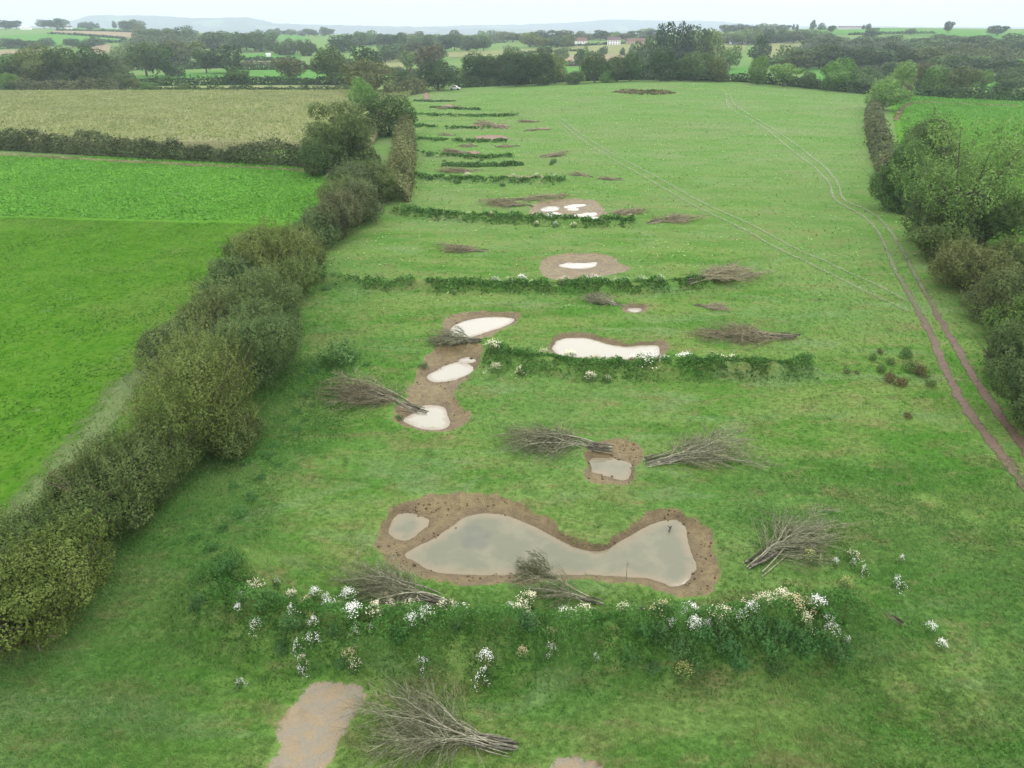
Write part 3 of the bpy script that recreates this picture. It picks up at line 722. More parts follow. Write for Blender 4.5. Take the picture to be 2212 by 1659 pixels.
LONE = [
 (10,156,352,42,'bush',FRE,'bright green shrub low in front of the big left oaks'),
 (23,180,345,36,'bush',DK,'low dark shrub at the corner of the maize field'),
 (18,116,395,62,'oak',OAK,'big oak cut by the edge of the picture, above the maize corner'),
 (74,103,388,80,'oak',OLV,'broad olive oak with pale leaf sprays, second in the big oak group'),
 (135,97,382,80,'oak',OAK,'broadest oak of the group beyond the maize, deep green dome'),
 (192,99,392,66,'oak',DK,'darkest oak at the right end of the big oak group'),
 (258,158,372,46,'bush',OAK,'round dark shrub rising from the scrub beyond the maize'),
 (288,168,368,28,'bush',OLV,'small olive shrub just right of the round dark shrub'),
 (317,176,348,38,'bush',FRE,'round green bush standing on the pale straw strip'),
 (395,178,346,24,'bush',OLV,'small yellowish bush standing on the pale straw strip'),
 (300,86,470,58,'tall',OAK,'tall leafy tree standing left in the dark pair mid-way to the hills'),
 (345,94,465,56,'tall',DK,'dark tree standing right in the pair with pale trees behind'),
 (262,94,640,44,'bush',PAL,'pale green willow-like shrub behind the dark pair'),
 (380,138,470,34,'bush',OAK,'low dark bush under the dark tree pair'),
 (437,104,500,44,'oak',OAK,'left oak of the flat-topped pair on a dark hedge'),
 (484,99,500,66,'oak',DK,'wide umbrella-shaped dark oak beside its taller partner'),
 (508,143,400,50,'oak',OAK,'round solitary oak standing in the hedge of the bright field'),
 (617,122,420,56,'oak',BRN,'brownish ragged oak standing before a bright green field'),
 (708,96,395,68,'tall',OAK,'tall dark oak with a drooping low limb on its left'),
 (782,99,440,72,'oak',DK,'dark round-headed tree behind the olive-brown oak'),
 (790,129,325,92,'oak',BRN,'large olive-brown oak at the end of the maize'),
 (784,165,255,58,'tall',BRI,'bright green ash squeezed between the darker oaks'),
 (835,196,196,108,'oak',OAK,'dense dark oak leaning over the pasture corner'),
 (929,94,480,60,'oak',PUR,'purple-brown tree behind the gateway oak'),
 (884,104,520,42,'ash',PAL,'pale feathery tree left of the purple-brown tree'),
 (944,126,352,68,'oak',DK,'dark upright oak by the gateway'),
 (866,148,395,46,'bush',DK,'dark rounded bush left of the gateway hedge'),
 (902,144,385,56,'bush',GRY,'grey-green thicket bush beside the gateway oak'),
 (736,74,800,56,'oak',DK,'dark double-headed tree far behind the maize'),
 (1200,116,372,46,'oak',OLV,'lighter oak at the right end of the dark tree block'),
 (1288,109,366,50,'tall',OAK,'slender oak with a gap below its crown on the far boundary'),
 (1337,118,364,42,'oak',OAK,'left oak of the close pair right of the slender oak'),
 (1366,113,366,46,'oak',DK,'right oak of the close pair right of the slender oak'),
 (1434,107,362,66,'oak',DK,'heavy dark oak in front of the tall pines'),
 (1474,128,362,40,'oak',OAK,'small oak tucked between the two heavy boundary oaks'),
 (1506,111,362,66,'oak',OAK,'heavy spreading oak right of the pines on the boundary'),
 (1555,129,360,58,'oak',BRN,'low rounded brownish oak at the knoll end'),
 (1244,153,360,36,'bush',OAK,'round boundary bush left of the slender oak'),
 (1312,150,362,26,'bush',FRE,'light green boundary bush beside the slender oak'),
 (1645,124,352,46,'oak',FRE,'fresh green tree left of the yellowish boundary tree'),
 (1702,130,345,58,'ash',BRI,'yellowish-green boundary tree with a rusty shoulder'),
 (1751,153,342,32,'bush',OAK,'dark shrub right of the yellowish boundary tree'),
 (1819,130,335,66,'oak',FRE,'bright leafy tree left of the hedge corner'),
 (1871,140,330,54,'oak',GRY,'blue-green rounded tree nearest the hedge corner'),
 (2001,126,345,36,'tall',PUR,'narrow rusty tree behind the bright corner trees'),
 (2027,145,340,58,'oak',FRE,'leafy green tree along the right field top'),
 (2084,141,338,64,'oak',BRN,'brown-green oak along the right field top'),
 (2131,150,338,42,'ash',BRI,'airy yellow-green tree along the right field top'),
 (2188,150,335,66,'oak',GRY,'dark rounded tree at the right end of the field top'),
 (1646,78,560,40,'oak',DK,'solitary dark oak in the olive pasture'),
 (1400,75,480,44,'tall',GRY,'shoulder tree at the left foot of the tall pines'),
 (1430,58,480,42,'pine',PIN,'leftmost tall dark pine of the clump'),
 (1452,55,488,44,'pine',PIN,'tallest dark pine of the clump'),
 (1474,56,480,44,'pine',PIN,'dark pine third from the left of the clump'),
 (1492,60,486,40,'pine',PIN,'dark pine at the right end beside pale poplars'),
 (1514,50,482,54,'tall',GRY,'tall grey-green poplar against the pines'),
 (1543,62,476,44,'tall',PAL,'pale poplar on the right flank of the pines'),
 (1582,100,520,40,'oak',FRE,'green tree right of the pine clump'),
 (1105,99,560,40,'oak',GRY,'grey-green tree behind the dark tree block'),
 (1176,97,600,30,'oak',OAK,'small dark oak at the left end of the pale pasture'),
 (1214,103,620,26,'bush',GRY,'grey bush on the pale pasture edge'),
 (1252,103,560,19,'tall',DK,'small upright dark tree in the straw coloured field'),
 (1267,101,600,16,'bush',FRE,'small light bush behind the upright dark tree'),
 (1303,100,690,19,'bush',DK,'round dark bush in the middle of the pale pasture'),
 (1347,101,700,11,'bush',OAK,'smallest round bush on the pale pasture'),
 (1367,96,700,14,'bush',OAK,'round bush at the right end of the pale pasture'),
 (1385,97,640,14,'bush',GRY,'grey bush close to the pine clump'),
 (193,56,1430,13,'bush',DK,'small bush alone in the hilltop field'),
 (222,62,1380,8,'bush',DK,'tiny bush on the lower edge of the hilltop field'),
 (245,46,1550,8,'oak',DK,'tiny tree alone on the hilltop skyline'),
 (1759,43,1180,12,'oak',DK,'tall lone tree on the right skyline'),
 (1775,50,1180,15,'bush',DK,'low clump right of the tall skyline tree'),
 (1715,52,1180,6,'oak',DK,'left tiny skyline tree of two'), (1723,52,1180,6,'oak',DK,'right tiny skyline tree of two'),
 (1799,54,1080,16,'oak',DK,'dark tree standing in the skyline field'),
 (1866,54,1150,6,'oak',DK,'tiny tree right of the skyline barn'), (1877,51,1150,13,'oak',DK,'round tree right of the skyline barn'),
 (2054,44,1040,20,'oak',DK,'prominent lone tree with a hole in its crown on the right skyline'),
 (1968,64,1000,22,'oak',GRY,'wind-leaning tree below the skyline field'),
 (1887,60,960,30,'oak',DK,'rounded dark tree rising from the hillside wood'),
 (2155,72,980,38,'oak',DK,'dark rounded tree below the bare end of the skyline'),
]
for a in LONE: tree(*a)

def row(px0, px1, n, d, top, wp, kinds, cols, fmt, group):
    for i in range(n):
        f = (i+.5+random.uniform(-.25, .25))/n
        tree(px0+(px1-px0)*f, random.uniform(*top), d*random.uniform(.96, 1.04), random.uniform(*wp), random.choice(kinds), tuple((.8 if d < 560 else .92)*q_*vv for vv in [random.uniform(.75, 1.35)] for q_ in jit(random.choice(cols), .12)), fmt.format(nth(i)), group, 'tree', 'tree')
row(1015,1172,7,376,(112,121),(46,62),['oak'],[DK,OAK],'{} tree from the left in the dark block on the pasture boundary','trees in the dark boundary block')
row(815,957,6,660,(88,96),(30,38),['oak','tall'],[DK,GRY],'{} tree from the left in the row behind the purple-brown tree','row behind the purple-brown tree')
row(752,1055,15,950,(66,76),(24,33),['oak','tall'],[GRY,OAK,PAL],'{} hazy tree from the left in the long mid-distance wood','long mid-distance wood')
row(860,1060,9,800,(78,88),(24,32),['oak'],[DK,GRY],'{} dark tree from the left along the front of the mid-distance wood','front of the mid-distance wood')
row(294,416,8,950,(54,68),(26,36),['oak','ash'],[PAL,GRY],'{} pale hazy tree from the left above the dark pair','pale trees above the dark pair')
row(330,425,6,620,(84,94),(34,44),['tall','ash'],[PAL,OLV,BRN],'{} pale olive tree from the left right behind the dark pair','pale olive trees behind the dark pair')
row(440,585,9,820,(62,75),(28,38),['oak','tall'],[GRY,PAL],'{} grey-green tree from the left beyond the umbrella oak','grey-green trees beyond the umbrella oak')
row(575,720,9,1450,(58,66),(14,22),['oak'],[GRY],'{} small hazy tree from the left on the far knoll','trees on the far knoll')
row(580,680,6,760,(83,92),(20,28),['oak','bush'],[GRY,OAK],'{} small tree from the left below the far knoll','trees below the far knoll')
row(0,40,3,1480,(43,50),(18,26),['oak'],[GRY,DK],'{} hazy tree from the left on the left hilltop end','trees at the end of the left hilltop')
row(85,140,4,1470,(38,44),(18,27),['oak','tall'],[GRY,DK],'{} hazy tree from the left in the hilltop clump','hilltop clump')
row(165,215,4,1650,(46,49),(10,16),['bush'],[DK],'{} dark dot of a tree from the left on the hilltop skyline hedge','skyline hedge trees')
row(262,300,3,1350,(42,50),(18,26),['oak'],[GRY],'{} hazy tree from the left at the right end of the hilltop','right end of the hilltop')
row(0,110,6,880,(82,92),(22,29),['oak','bush'],[DK,OAK],'{} dark tree from the left in the hillside hedgerow above the big oaks','hillside hedgerow trees')
row(145,212,4,880,(80,94),(20,28),['oak','bush'],[DK,GRY],'{} tree from the left in the short hedgerow over the tan field','short hedgerow trees')
row(1062,1425,18,1080,(62,78),(22,33),['oak','tall','ash'],[GRY,OLV,PAL,DK],'{} tree from the left in the wooded line behind the white houses','wooded line behind the houses')
row(1135,1235,6,860,(72,81),(27,36),['oak'],[OLV,GRY],'{} tree from the left in the copse left of the first white house','copse left of the white houses')
row(1694,2030,13,520,(95,108),(42,56),['oak'],[BRN,OAK,BRN],'{} brown-green tree from the left in the long dark wood','long dark wood')
row(1745,2215,14,720,(74,88),(36,48),['oak','tall'],[GRY,OAK],'{} tree from the left in the upper row of the hillside wood','upper row of the hillside wood')
row(1990,2225,7,620,(98,116),(42,56),['oak'],[DK,GRY,BRN],'{} tree from the left in the middle row of the hillside wood','middle row of the hillside wood')
row(2030,2225,6,460,(118,134),(44,58),['oak','tall'],[DK,OAK,FRE],'{} tree from the left in the lowest row of the hillside wood','lowest row of the hillside wood')
row(1560,1765,10,880,(60,76),(26,36),['oak','ash'],[GRY,OAK,PAL],'{} tree from the left along the top of the olive pasture','top of the olive pasture')
row(1560,1700,7,1170,(46,56),(20,28),['oak'],[DK,GRY],'{} dark tree from the left on the wooded skyline right of the pines','wooded skyline right of the pines')
row(1890,2000,5,420,(132,150),(34,46),['oak'],[OAK,FRE,BRN],'{} tree from the left behind the right hedge corner','trees behind the hedge corner')

# ------------------------------------------------------------------ larger trees and hedgerow bushes, each its own mesh
def big_bush(cx, cy, wp, hr, col, label, shoots=60, name='hedgerow_shrub', cat='shrub', group=None, twig=(.11, .085, .06), nl=19, wide=1.0, dens=1.0):
    d = ground(cx, cy)[1]
    for _ in range(4):
        Wm = pxsize(d, wp)*1.12; Hm = Wm*hr; g = ground(cx, cy, .45*Hm); d = g[1]
    col = tuple(.62*a_+.38*b_ for a_, b_ in zip(col, (.066,.092,.030)))
    x, y = g[0], g[1]; zg = hz(x, y); r = np.random.default_rng(int(cx*7+cy))
    L = rand_lobes(r, nl, Wm*.5, Hm*.52, Hm*.44, .2, .42)
    L = [(a, b*wide, max(c, f*.75), dd, e*wide, f) for a, b, c, dd, e, f in L]
    dist = math.sqrt(x*x+y*y+600); leaf = max(.11, dist*.0024)
    n = int(min(36000, dens*2.3*(Wm*Hm*3.3)/(leaf*leaf*.5)))
    e = tag(empty(name, (x, y, zg-.05)), label, cat, group)
    me = foliage_mesh('foliage', r, L, n, leaf, .3, .8, int(shoots*2.6), Hm*.2)
    obj('foliage', me, M['leaf'], e, color=jit(col, .05))
    t = Tubes()
    for k in range(46):
        a = r.uniform(0, 2*pi); q = r.uniform(.2, .52); zt = Hm*r.uniform(.55, 1.06)*(1-.4*q)
        t.add([(cos(a)*Wm*.06, sin(a)*Wm*.06, 0), (cos(a)*Wm*q*.5, sin(a)*Wm*q*.5*wide, zt*.55), (cos(a)*Wm*q, sin(a)*Wm*q*wide, zt)], [.06, .035, .012], 4, val=r.uniform(0, 1))
    obj('stems', t.mesh('stems'), M['bark'], e, color=twig)
    return e
LG = 'shrubs of the overgrown left hedge'; RG = 'shrubs of the overgrown right hedge'
for a in [
 (40,1300,300,.62,(.098,.108,.026),'yellow-brown shrub at the bottom of the left hedge, nearest the camera',50),
 (-70,1230,260,.6,OLV,'olive shrub cut by the left edge of the picture',30),
 (120,1170,250,.62,OAK,'low dark green shrub above the yellow-brown one in the left hedge',60),
 (258,1040,200,.85,(.066,.088,.034),'dark upright shrub with a black hollow at its foot',80),
 (205,1035,150,.8,BRN,'brownish twiggy shrub on the field side of the dark upright shrub',50),
 (345,975,180,.75,OLV,'small olive shrub between the dark upright and the big hawthorn',80),
 (425,850,240,.92,(.108,.128,.034),'big yellow-green hawthorn with upright shoots in the left hedge',170),
 (500,930,120,.7,BRN,'brown skirt shrub at the foot of the big hawthorn',30),
 (540,745,185,.9,WIL,'grey willow bush bulging over the pasture, lower of two',40),
 (385,745,150,.7,WIL,'grey willow bush on the field side behind the hawthorn',30),
 (475,690,150,.75,(.105,.115,.05),'mixed olive bush between the two grey willows',70),
 (562,665,170,.8,WIL,'grey willow bush bulging over the pasture, upper of two',40),
 (490,610,130,.7,GRY,'dark grey shrub crowning the willow part of the hedge',60),
 (585,555,160,.72,(.118,.132,.036),'yellow-green hawthorn patch beyond the grey willows',110),
 (535,540,90,.65,OLV,'small olive shrub on the field side of the yellow-green patch',50),
 (655,540,100,.62,BRN,'brown-olive shrub right of the yellow-green patch',40),
 (690,490,100,.7,GRY,'grey-brown shrub below the purple blackthorn',40),
 (725,462,110,.85,PUR,'purple-brown blackthorn dome in the left hedge',30),
 (775,440,90,.85,PUR,'darker blackthorn dome right behind the first one',30),
 (765,392,120,.72,(.070,.078,.046),'dark grey-green shrub above the blackthorn domes',50),
 (300,1000,110,.7,(.07,.095,.032),'low filler shrub tying the dark upright shrub to its neighbours',60),
 (160,1100,150,.7,OLV,'loose olive shrub between the low dark and brownish shrubs',60),
 (470,790,130,.8,OLV,'ragged olive shrub between hawthorn and grey willow',80),
 (610,600,120,.7,OLV,'ragged shrub closing the gap above the willows',70),
 (640,515,80,.8,OLV,'tall thin shrub on the crest between the yellow patch and the blackthorn',60),
 (745,425,100,.8,OLV,'olive shrub tucked against the blackthorn domes',50),
 (700,338,95,.75,DK,'dark shrub below the half-bare oak at the maize hedge end',50),
 (745,330,70,.8,OAK,'green shrub between the half-bare oak and the tall yellowish hedge',50),
 (815,395,80,.95,OLV,'pale olive shrub where the tall yellowish hedge begins',50)]:
    big_bush(*a, group=LG, wide=1.4)
for a in [
 (1955,385,115,1.15,(.042,.096,.028),'dense dark green tree-like shrub where the right hedge thickens',40),
 (2010,345,120,1.1,OAK,'olive rounded shrub behind the dense dark one',40),
 (2045,470,130,.85,(.060,.090,.032),'dark leafy shrub under the big ash',50),
 (2130,470,130,.8,OAK,'shadowy shrub right under the big ash trunk',40),
 (2100,575,140,.75,(.098,.100,.042),'tawny bramble-topped shrub below the big ash',50),
 (2035,525,100,.75,OLV,'olive shrub closing the gap left of the tawny one',50),
 (2195,560,110,.7,OLV,'olive shrub on the far side of the tawny one',40),
 (2185,650,150,.75,(.080,.086,.042),'brown twiggy shrub below the tawny one',40),
 (2225,700,130,.8,FRE,'bright green shrub cut by the right edge',40),
 (2195,770,130,.9,(.040,.062,.026),'blackish green shrub leaning over the grass near the ruts',40),
 (2260,860,170,.8,(.040,.062,.026),'darkest shrub low at the right edge',40)]:
    big_bush(*a, group=RG, wide=1.3)
def big_tree(px, top, d, wp, col, label, kind='ash', n=15000, leaf=.27, name='ash_tree'):
    x, _, zt = at_d(px, top, d); zg = hz(x, d); W = pxsize(d, wp); H = zt-zg; r = np.random.default_rng(int(px))
    t = Tubes(); L = []
    t.add([(0, 0, -.2), (.1, 0, H*.12), (.3, .1, H*.25), (.2, 0, H*.42)], [H*.032, H*.024, H*.021, H*.016], 9)
    for k in range(17):
        a = k*2.4+r.uniform(-.4, .4); z0 = H*r.uniform(.16, .42); q = W*.5*r.uniform(.45, .98); z1 = H*((.30 if kind == 'ash' else .12)+.70*r.uniform(.15, 1)*(1-.35*(q/(W*.5))**2))
        p1 = np.array([.2, .05, z0]); p3 = np.array([cos(a)*q, sin(a)*q, z1]); p2 = (p1+p3)/2+np.array([0, 0, -.06*H])
        t.add([p1, p2, p3], [H*.012, H*.007, H*.002], 6, val=r.uniform(.3, .9))
        for m in range(3):
            pp = p2+(p3-p2)*r.uniform(.3, 1)+r.normal(0, W*.07, 3); s = W*r.uniform(.085, .14); L.append((*pp, s*1.15, s*1.15, s*.85))
            t.add([p2+(p3-p2)*.3, pp], [H*.004, H*.0015], 4)
    e = tag(empty(name, (x, d, zg)), label, 'tree')
    obj('crown', foliage_mesh('crown', r, L, n, leaf, .55, .9, 260, 1.1), M['leaf'], e, color=col)
    obj('trunk', t.mesh('trunk'), M['bark'], e, color=(.12, .105, .08))
big_tree(2138, 238, 88, 270, (.104,.162,.050), 'large airy ash tree standing over the right hedge')
big_tree(727, 184, 150, 158, (.078,.102,.038), 'big half-bare oak with maize showing through its crown', 'oak', 17000, .42, 'oak_tree')
for a in [(1922,169,262,75,'oak',BRI,'bright green tree in the right hedge, nearer of two',None,'tree','tree',1), (1960,138,305,60,'oak',BRI,'bright yellow-green tree at the hedge corner, farther of two',None,'tree','tree',1),
          (1957,178,285,28,'tall',PUR,'rusty narrow tree between the two bright hedge trees',None,'tree','tree',1)]: tree(*a)

# ------------------------------------------------------------------ hedges
def hedge(pts, wid, hgt_m, col, label, rough=.5, dens=1., leaf=None, cat='hedge', name='hedge', extra=None):
    xy = smooth_line(gpoly(pts) if not isinstance(pts, np.ndarray) else pts, 2); L = np.r_[0, np.cumsum(np.hypot(*np.diff(xy, axis=0).T))]
    dist = math.hypot(xy[:, 1].mean(), 25); lf = leaf or max(.16, dist*.0031)
    n = int(min(22000, dens*2.6*L[-1]*(wid+2*hgt_m)/(lf*lf*.6))); r = np.random.default_rng(int(L[-1]*10)+len(label))
    u = r.uniform(0, L[-1], n); px_ = np.interp(u, L, xy[:, 0]); py_ = np.interp(u, L, xy[:, 1])
    tx = np.interp(u+.5, L, xy[:, 0])-np.interp(u-.5, L, xy[:, 0]); ty = np.interp(u+.5, L, xy[:, 1])-np.interp(u-.5, L, xy[:, 1]); q = np.hypot(tx, ty)+1e-6; nx_, ny_ = -ty/q, tx/q
    bump = (1-rough)+rough*1.7*fbm(u, u*0, .9/max(hgt_m, 1), 71+len(label))
    a = r.uniform(-.08, 1.08, n)*pi; rr = 1-np.abs(r.normal(0, .2, n))+np.where(r.uniform(0, 1, n) < .08, r.uniform(0, .3, n), 0)
    off = np.cos(a)*wid*.5*rr*(.8+.3*bump); z = np.maximum(np.sin(a), -.0)*hgt_m*rr*bump+r.uniform(0, .25, n)*hgt_m*.3*(np.sin(a) < .3)
    X_, Y_ = px_+nx_*off, py_+ny_*off; zb = base_h(X_, Y_)
    P = np.stack([X_, Y_, zb+z], 1); N = np.stack([nx_*np.cos(a), ny_*np.cos(a), np.sin(a)+.3], 1)+r.normal(0, .55, (n, 3))
    v = np.clip(.6*r.uniform(0, 1, n)+.5*vnoise(u, u*0, .35, 5)-.05, 0, 1)
    o = P.mean(0); V, F, v = leaf_quads(P-o, N, lf, r, .65, v)
    ob = obj(name, mk_mesh(name, V, [F], {'v': ('FACE', v)}), M['leaf'], None, o, col); return tag(ob, label, cat, extra)
hedge([(985,190),(1100,184),(1250,175),(1400,172),(1500,173),(1620,178),(1750,190),(1882,204)], 3.6, 4.2, DK, 'long dark boundary hedge along the top of the pasture', .5)
hedge([(1965,206),(2060,212),(2150,216),(2260,219)], 3.5, 4.5, DK, 'dark hedge along the top of the right field', .5)
hedge([(835,212),(880,205),(918,199)], 5, 6, (.098,.100,.050), 'tall olive hedge left of the gateway', .35)
hedge([(-40,321),(60,324),(150,330),(350,342),(560,353),(700,361)], 4.2, 4.6, (.066,.078,.038), 'long shaggy dark hedge between the maize and the root crop', .75, 1.3)
hedge([(30,199),(130,199),(265,198)], 7, 6, (.090,.092,.050), 'olive scrubby hedge at the far side of the maize', .6)
hedge([(265,197),(450,196),(600,195),(770,195)], 2.5, 2.2, OAK, 'thin low hedge along the far edge of the maize', .8)
hedge([(262,187),(400,184),(560,183),(780,183)], 4, 4.5, DK, 'dark straight hedge below the bright green field', .45)
hedge([(500,152),(620,151),(745,151)], 4, 4, DK, 'dark hedge behind the ragged brown oak', .5)
hedge([(525,131),(580,131),(640,131)], 4, 3.4, DK, 'short dark hedge between two slim fields', .5)
hedge([(500,142),(570,141),(660,140)], 4, 3.4, PUR, 'purplish hedge below the slim pale field', .5)
hedge([(400,150),(440,148),(520,146)], 5, 5, DK, 'dark hedge under the umbrella oak', .6)
hedge([(820,160),(880,163),(990,168)], 5, 4.5, (.075,.062,.045), 'brownish hedge behind the gateway oak', .5)
hedge([(965,172),(1000,178),(1030,182)], 5, 6, OLV, 'olive scrub hedge right of the gateway', .6)
hedge([(1225,143),(1265,141),(1312,140)], 4, 4, PUR, 'short purplish hedge behind the slender oak', .5)
hedge([(1640,140),(1690,141),(1740,143),(1810,146)], 5, 5, DK, 'dark hedge under the long dark wood', .6)
hedge([(1200,102),(1280,99),(1330,96),(1395,93)], 4, 3, DK, 'hedge in front of the white houses', .6)
hedge([(1120,117),(1190,113),(1260,111)], 4, 2.5, OAK, 'low hedge crossing the pale pasture', .6)
hedge([(1835,76),(1920,74),(2020,73)], 4, 3, DK, 'thin dark hedge across the skyline field', .3)
hedge([(118,67),(200,68),(292,71)], 4, 3, DK, 'thin hedge between the hilltop field and the stubble', .3)
hedge([(104,74),(180,77),(270,85)], 4, 3, DK, 'thin hedge below the narrow stubble field', .3)
hedge([(0,106),(60,104),(100,104)], 5, 4, OAK, 'scruffy hedge above the tan strip', .7)
hedge([(205,92),(240,93),(275,91)], 4, 4, DK, 'dark hedge above the small tan field', .5)
hedge([(200,170),(240,172),(285,174)], 6, 6, (.080,.085,.045), 'scrub hedge right of the big oak group', .7)
hedge([(215,142),(250,150),(300,152)], 7, 7, OLV, 'olive thicket hedge between the oaks and the dark pair', .7)
hedge([(855,438),(868,380),(874,330),(876,292)], 4.6, 4.8, (.122,.122,.058), 'tall yellowish hedge along the left of the pasture', .75, 1.6)
hedge([(1942,425),(1925,385),(1908,345),(1893,300),(1886,265),(1886,238)], 4.6, 3.8, (.088,.094,.048), 'purple-brown hedge along the right of the pasture', .75, 1.6)
hedge([(2205,230),(2080,226),(1975,220),(1945,235),(1935,262)], 1.6, .4, (.19,.15,.09), 'narrow band of brown dead grass round the right field corner', .5)
hedge([(0,335),(200,346),(420,358),(690,371)], 1.6, .4, (.21,.19,.11), 'strip of pale dead grass along the root crop headland', .5, 1.4, .3, 'grass strip', 'grass_strip')
0 and hedge([(640,600),(560,690),(300,790),(250,880),(100,1060),(-30,1160)], 3.6, .25, (.17,.19,.075), 'pale rough grass fringe on the field side of the left hedge', .5, 1.2, .2, 'grass strip', 'grass_strip')
hedge([(1345,197),(1390,202),(1445,199)], 11, .8, (.105,.080,.046), 'brown weedy hollow patch near the top of the pasture', .95, .8, None, 'weed patch', 'weed_patch')

def wood(px0, px1, top, d, deep, col, label):
    pts = np.array([at_d(p, top, d*(1+.04*sin(p*.03)))[:2] for p in np.linspace(px0, px1, 9)])
    H = at_d((px0+px1)/2, top, d)[2]-float(base_h(*at_d((px0+px1)/2, top, d)[:2]))
    tag(hedge(pts, deep, max(4, H), col, label, .6, 1, None, 'wood', 'wood'), None, None, None, 'stuff')
wood(1700, 2240, 108, 560, 30, (.070,.082,.036), 'far-off mass of brown-green woodland low on the right hillside')
wood(1760, 2240, 88, 700, 40, (.066,.086,.046), 'far-off mass of woodland higher on the right hillside')
wood(1990, 2250, 128, 480, 24, (.055,.080,.032), 'dark woodland mass behind the right field')
wood(290, 520, 76, 880, 40, (.090,.110,.062), 'hazy woodland mass behind the dark tree pair')
wood(740, 1060, 82, 1020, 40, (.078,.098,.058), 'hazy woodland mass across the middle distance')
wood(1060, 1440, 77, 1120, 40, (.080,.100,.058), 'hazy woodland mass behind the white houses')
wood(1550, 1780, 70, 930, 40, (.078,.096,.056), 'hazy woodland mass right of the tall pines')
wood(0, 260, 128, 392, 14, (.055,.075,.032), 'shady undergrowth below the big left oaks')
wood(300, 420, 100, 600, 20, (.085,.10,.05), 'hazy thicket right behind the dark pair')
# ------------------------------------------------------------------ lying brushwood
def brush(butt, tip, spread, label, n=14, name='felled_branches', fat=1.0, hgt_=.2, col=(.33,.325,.24), tcol=(.235,.25,.15), cat='brushwood', lmin=0, dens=1.):
    if butt[1] < 735 and butt[1] not in (742, 664): hgt_ = min(hgt_, .10); col = (.31,.28,.20); tcol = (.29,.27,.165); spread *= .75; fat *= .85
    b = ground(*butt); p = ground(*tip); b[2] = hz(b[0], b[1]); p[2] = hz(p[0], p[1]); D = p[:2]-b[:2]; L = np.hypot(*D); D /= L; Nn = np.array([-D[1], D[0]])
    r = np.random.default_rng(int(butt[0]+tip[1]*3)); S, T = Tubes(), Tubes(); dist = math.hypot(b[1], 25); rt = max(.008, dist*.00030)*fat
    def loc(s, w, z):
        q = D*s+Nn*w; return np.array([q[0], q[1], z+(p[2]-b[2])*min(max(s/L, 0), 1)])
    for k in range(n):
        a0 = r.normal(0, .55); w0 = r.normal(0, .024*L)*(1 if k % 3 else 1.8); sb = r.uniform(0, .2)*L if k % 4 else 0; Ls = L*r.uniform(.45, 1.0); wend = a0*spread*.62; zt = L*hgt_*abs(r.normal(.28, .26))*(1-min(abs(a0)*.4, .8))
        t = np.linspace(0, 1, 9); wig = np.cumsum(r.normal(0, .019*L, 9))*t; wig2 = np.cumsum(r.normal(0, .010*L, 9))*t
        def pt(tt):
            return loc(sb+(Ls-sb)*tt, w0+(wend-w0)*tt**1.8+np.interp(tt, t, wig), .03+zt*math.sin(pi*min(tt*.62, 1))+max(0, np.interp(tt, t, wig2)))
        pts = np.array([pt(x) for x in t]); r0 = r.uniform(.018, .042)*(L/6)**.6*fat
        S.add(pts, np.maximum(r0*(1-t*.9), rt*.9), 5, val=r.uniform(.1, 1))
        for m in range(int(16*dens)):
            tt = r.uniform(.3, .98); q0 = pt(tt); ang = r.normal(0, .55); l1 = L*r.uniform(.12, .34)*(1.15-tt*.6)
            dv = np.array([*(D*cos(ang+a0*.25)+Nn*sin(ang+a0*.25)), abs(r.normal(0, .11))+.01]); s2 = np.linspace(0, 1, 5)[:, None]
            cv = r.normal(0, .2, 3)*l1; cv[2] = -abs(cv[2])*.8
            q = q0+dv*l1*s2+cv*s2**2; q[:, 2] = np.maximum(q[:, 2], .02)
            T.add(q, np.linspace(max(r0*.32*(1.1-tt), rt), rt*.6, 5), 4, val=r.uniform(0, 1))
            for g in range(int(5*dens)):
                ss = r.uniform(.25, 1); q1 = q0+dv*l1*ss+cv*ss**2; d2 = dv+r.normal(0, .38, 3); d2[2] = abs(d2[2])*.3; l2 = l1*r.uniform(.25, .6); e2 = q1+d2*l2; e2[2] = max(e2[2], .02)
                T.add([q1, (q1+e2)/2+r.normal(0, .03*l2, 3), e2], [rt*.8, rt*.65, rt*.45], 3, val=r.uniform(0, 1))
    B = Tubes()
    for k in range(max(4, n//2)):
        w0 = r.normal(0, .024*L); l1 = L*r.uniform(.12, .30); s0 = r.uniform(-.04, .16)*L; w1 = w0*r.uniform(.8, 1.6); z0 = .06+abs(r.normal(0, .05))*L*.5
        B.add([loc(s0, w0, z0), loc(s0+l1*.5, (w0+w1)/2+r.normal(0, .01)*L, z0+.05), loc(s0+l1, w1, z0+.06)], np.array([1, .8, .45])*r.uniform(.03, .062)*(L/6)**.5*fat, 7, val=r.uniform(0, 1))
    e = tag(empty(name, b), label, cat)
    obj('butts', B.mesh('butts'), M['bark'], e, color=tuple(c_*.42 for c_ in col))
    obj('stems', S.mesh('stems'), M['bark'], e, color=col); obj('twigs', T.mesh('twigs'), M['bark'], e, color=tcol); return e
brush((1108,1610), (745,1562), 3.0, 'largest bundle of bare felled branches at the bottom of the pasture', 22, dens=1.1)
brush((968,1308), (712,1245), 2.6, 'bleached felled branches with their butt in the nearest bank', 18)
brush((1310,1305), (1105,1262), 1.6, 'thin pale branches lying on the grass below the lobed pond', 7)
brush((1205,1248), (1112,1222), 1.9, 'small leafy brush clump dipping into the lobed pond', 14, col=(.15,.16,.08), tcol=(.15,.165,.085), hgt_=.6)
brush((1612,1228), (1800,1130), 2.0, 'loose heap of grey branches right of the lobed pond', 17)
brush((1392,1006), (1635,968), 3.0, 'feathery felled branch pointing right of the square scrape', 15)
brush((1322,968), (1065,950), 3.0, 'long felled branch with its thick butt in the square scrape', 17)
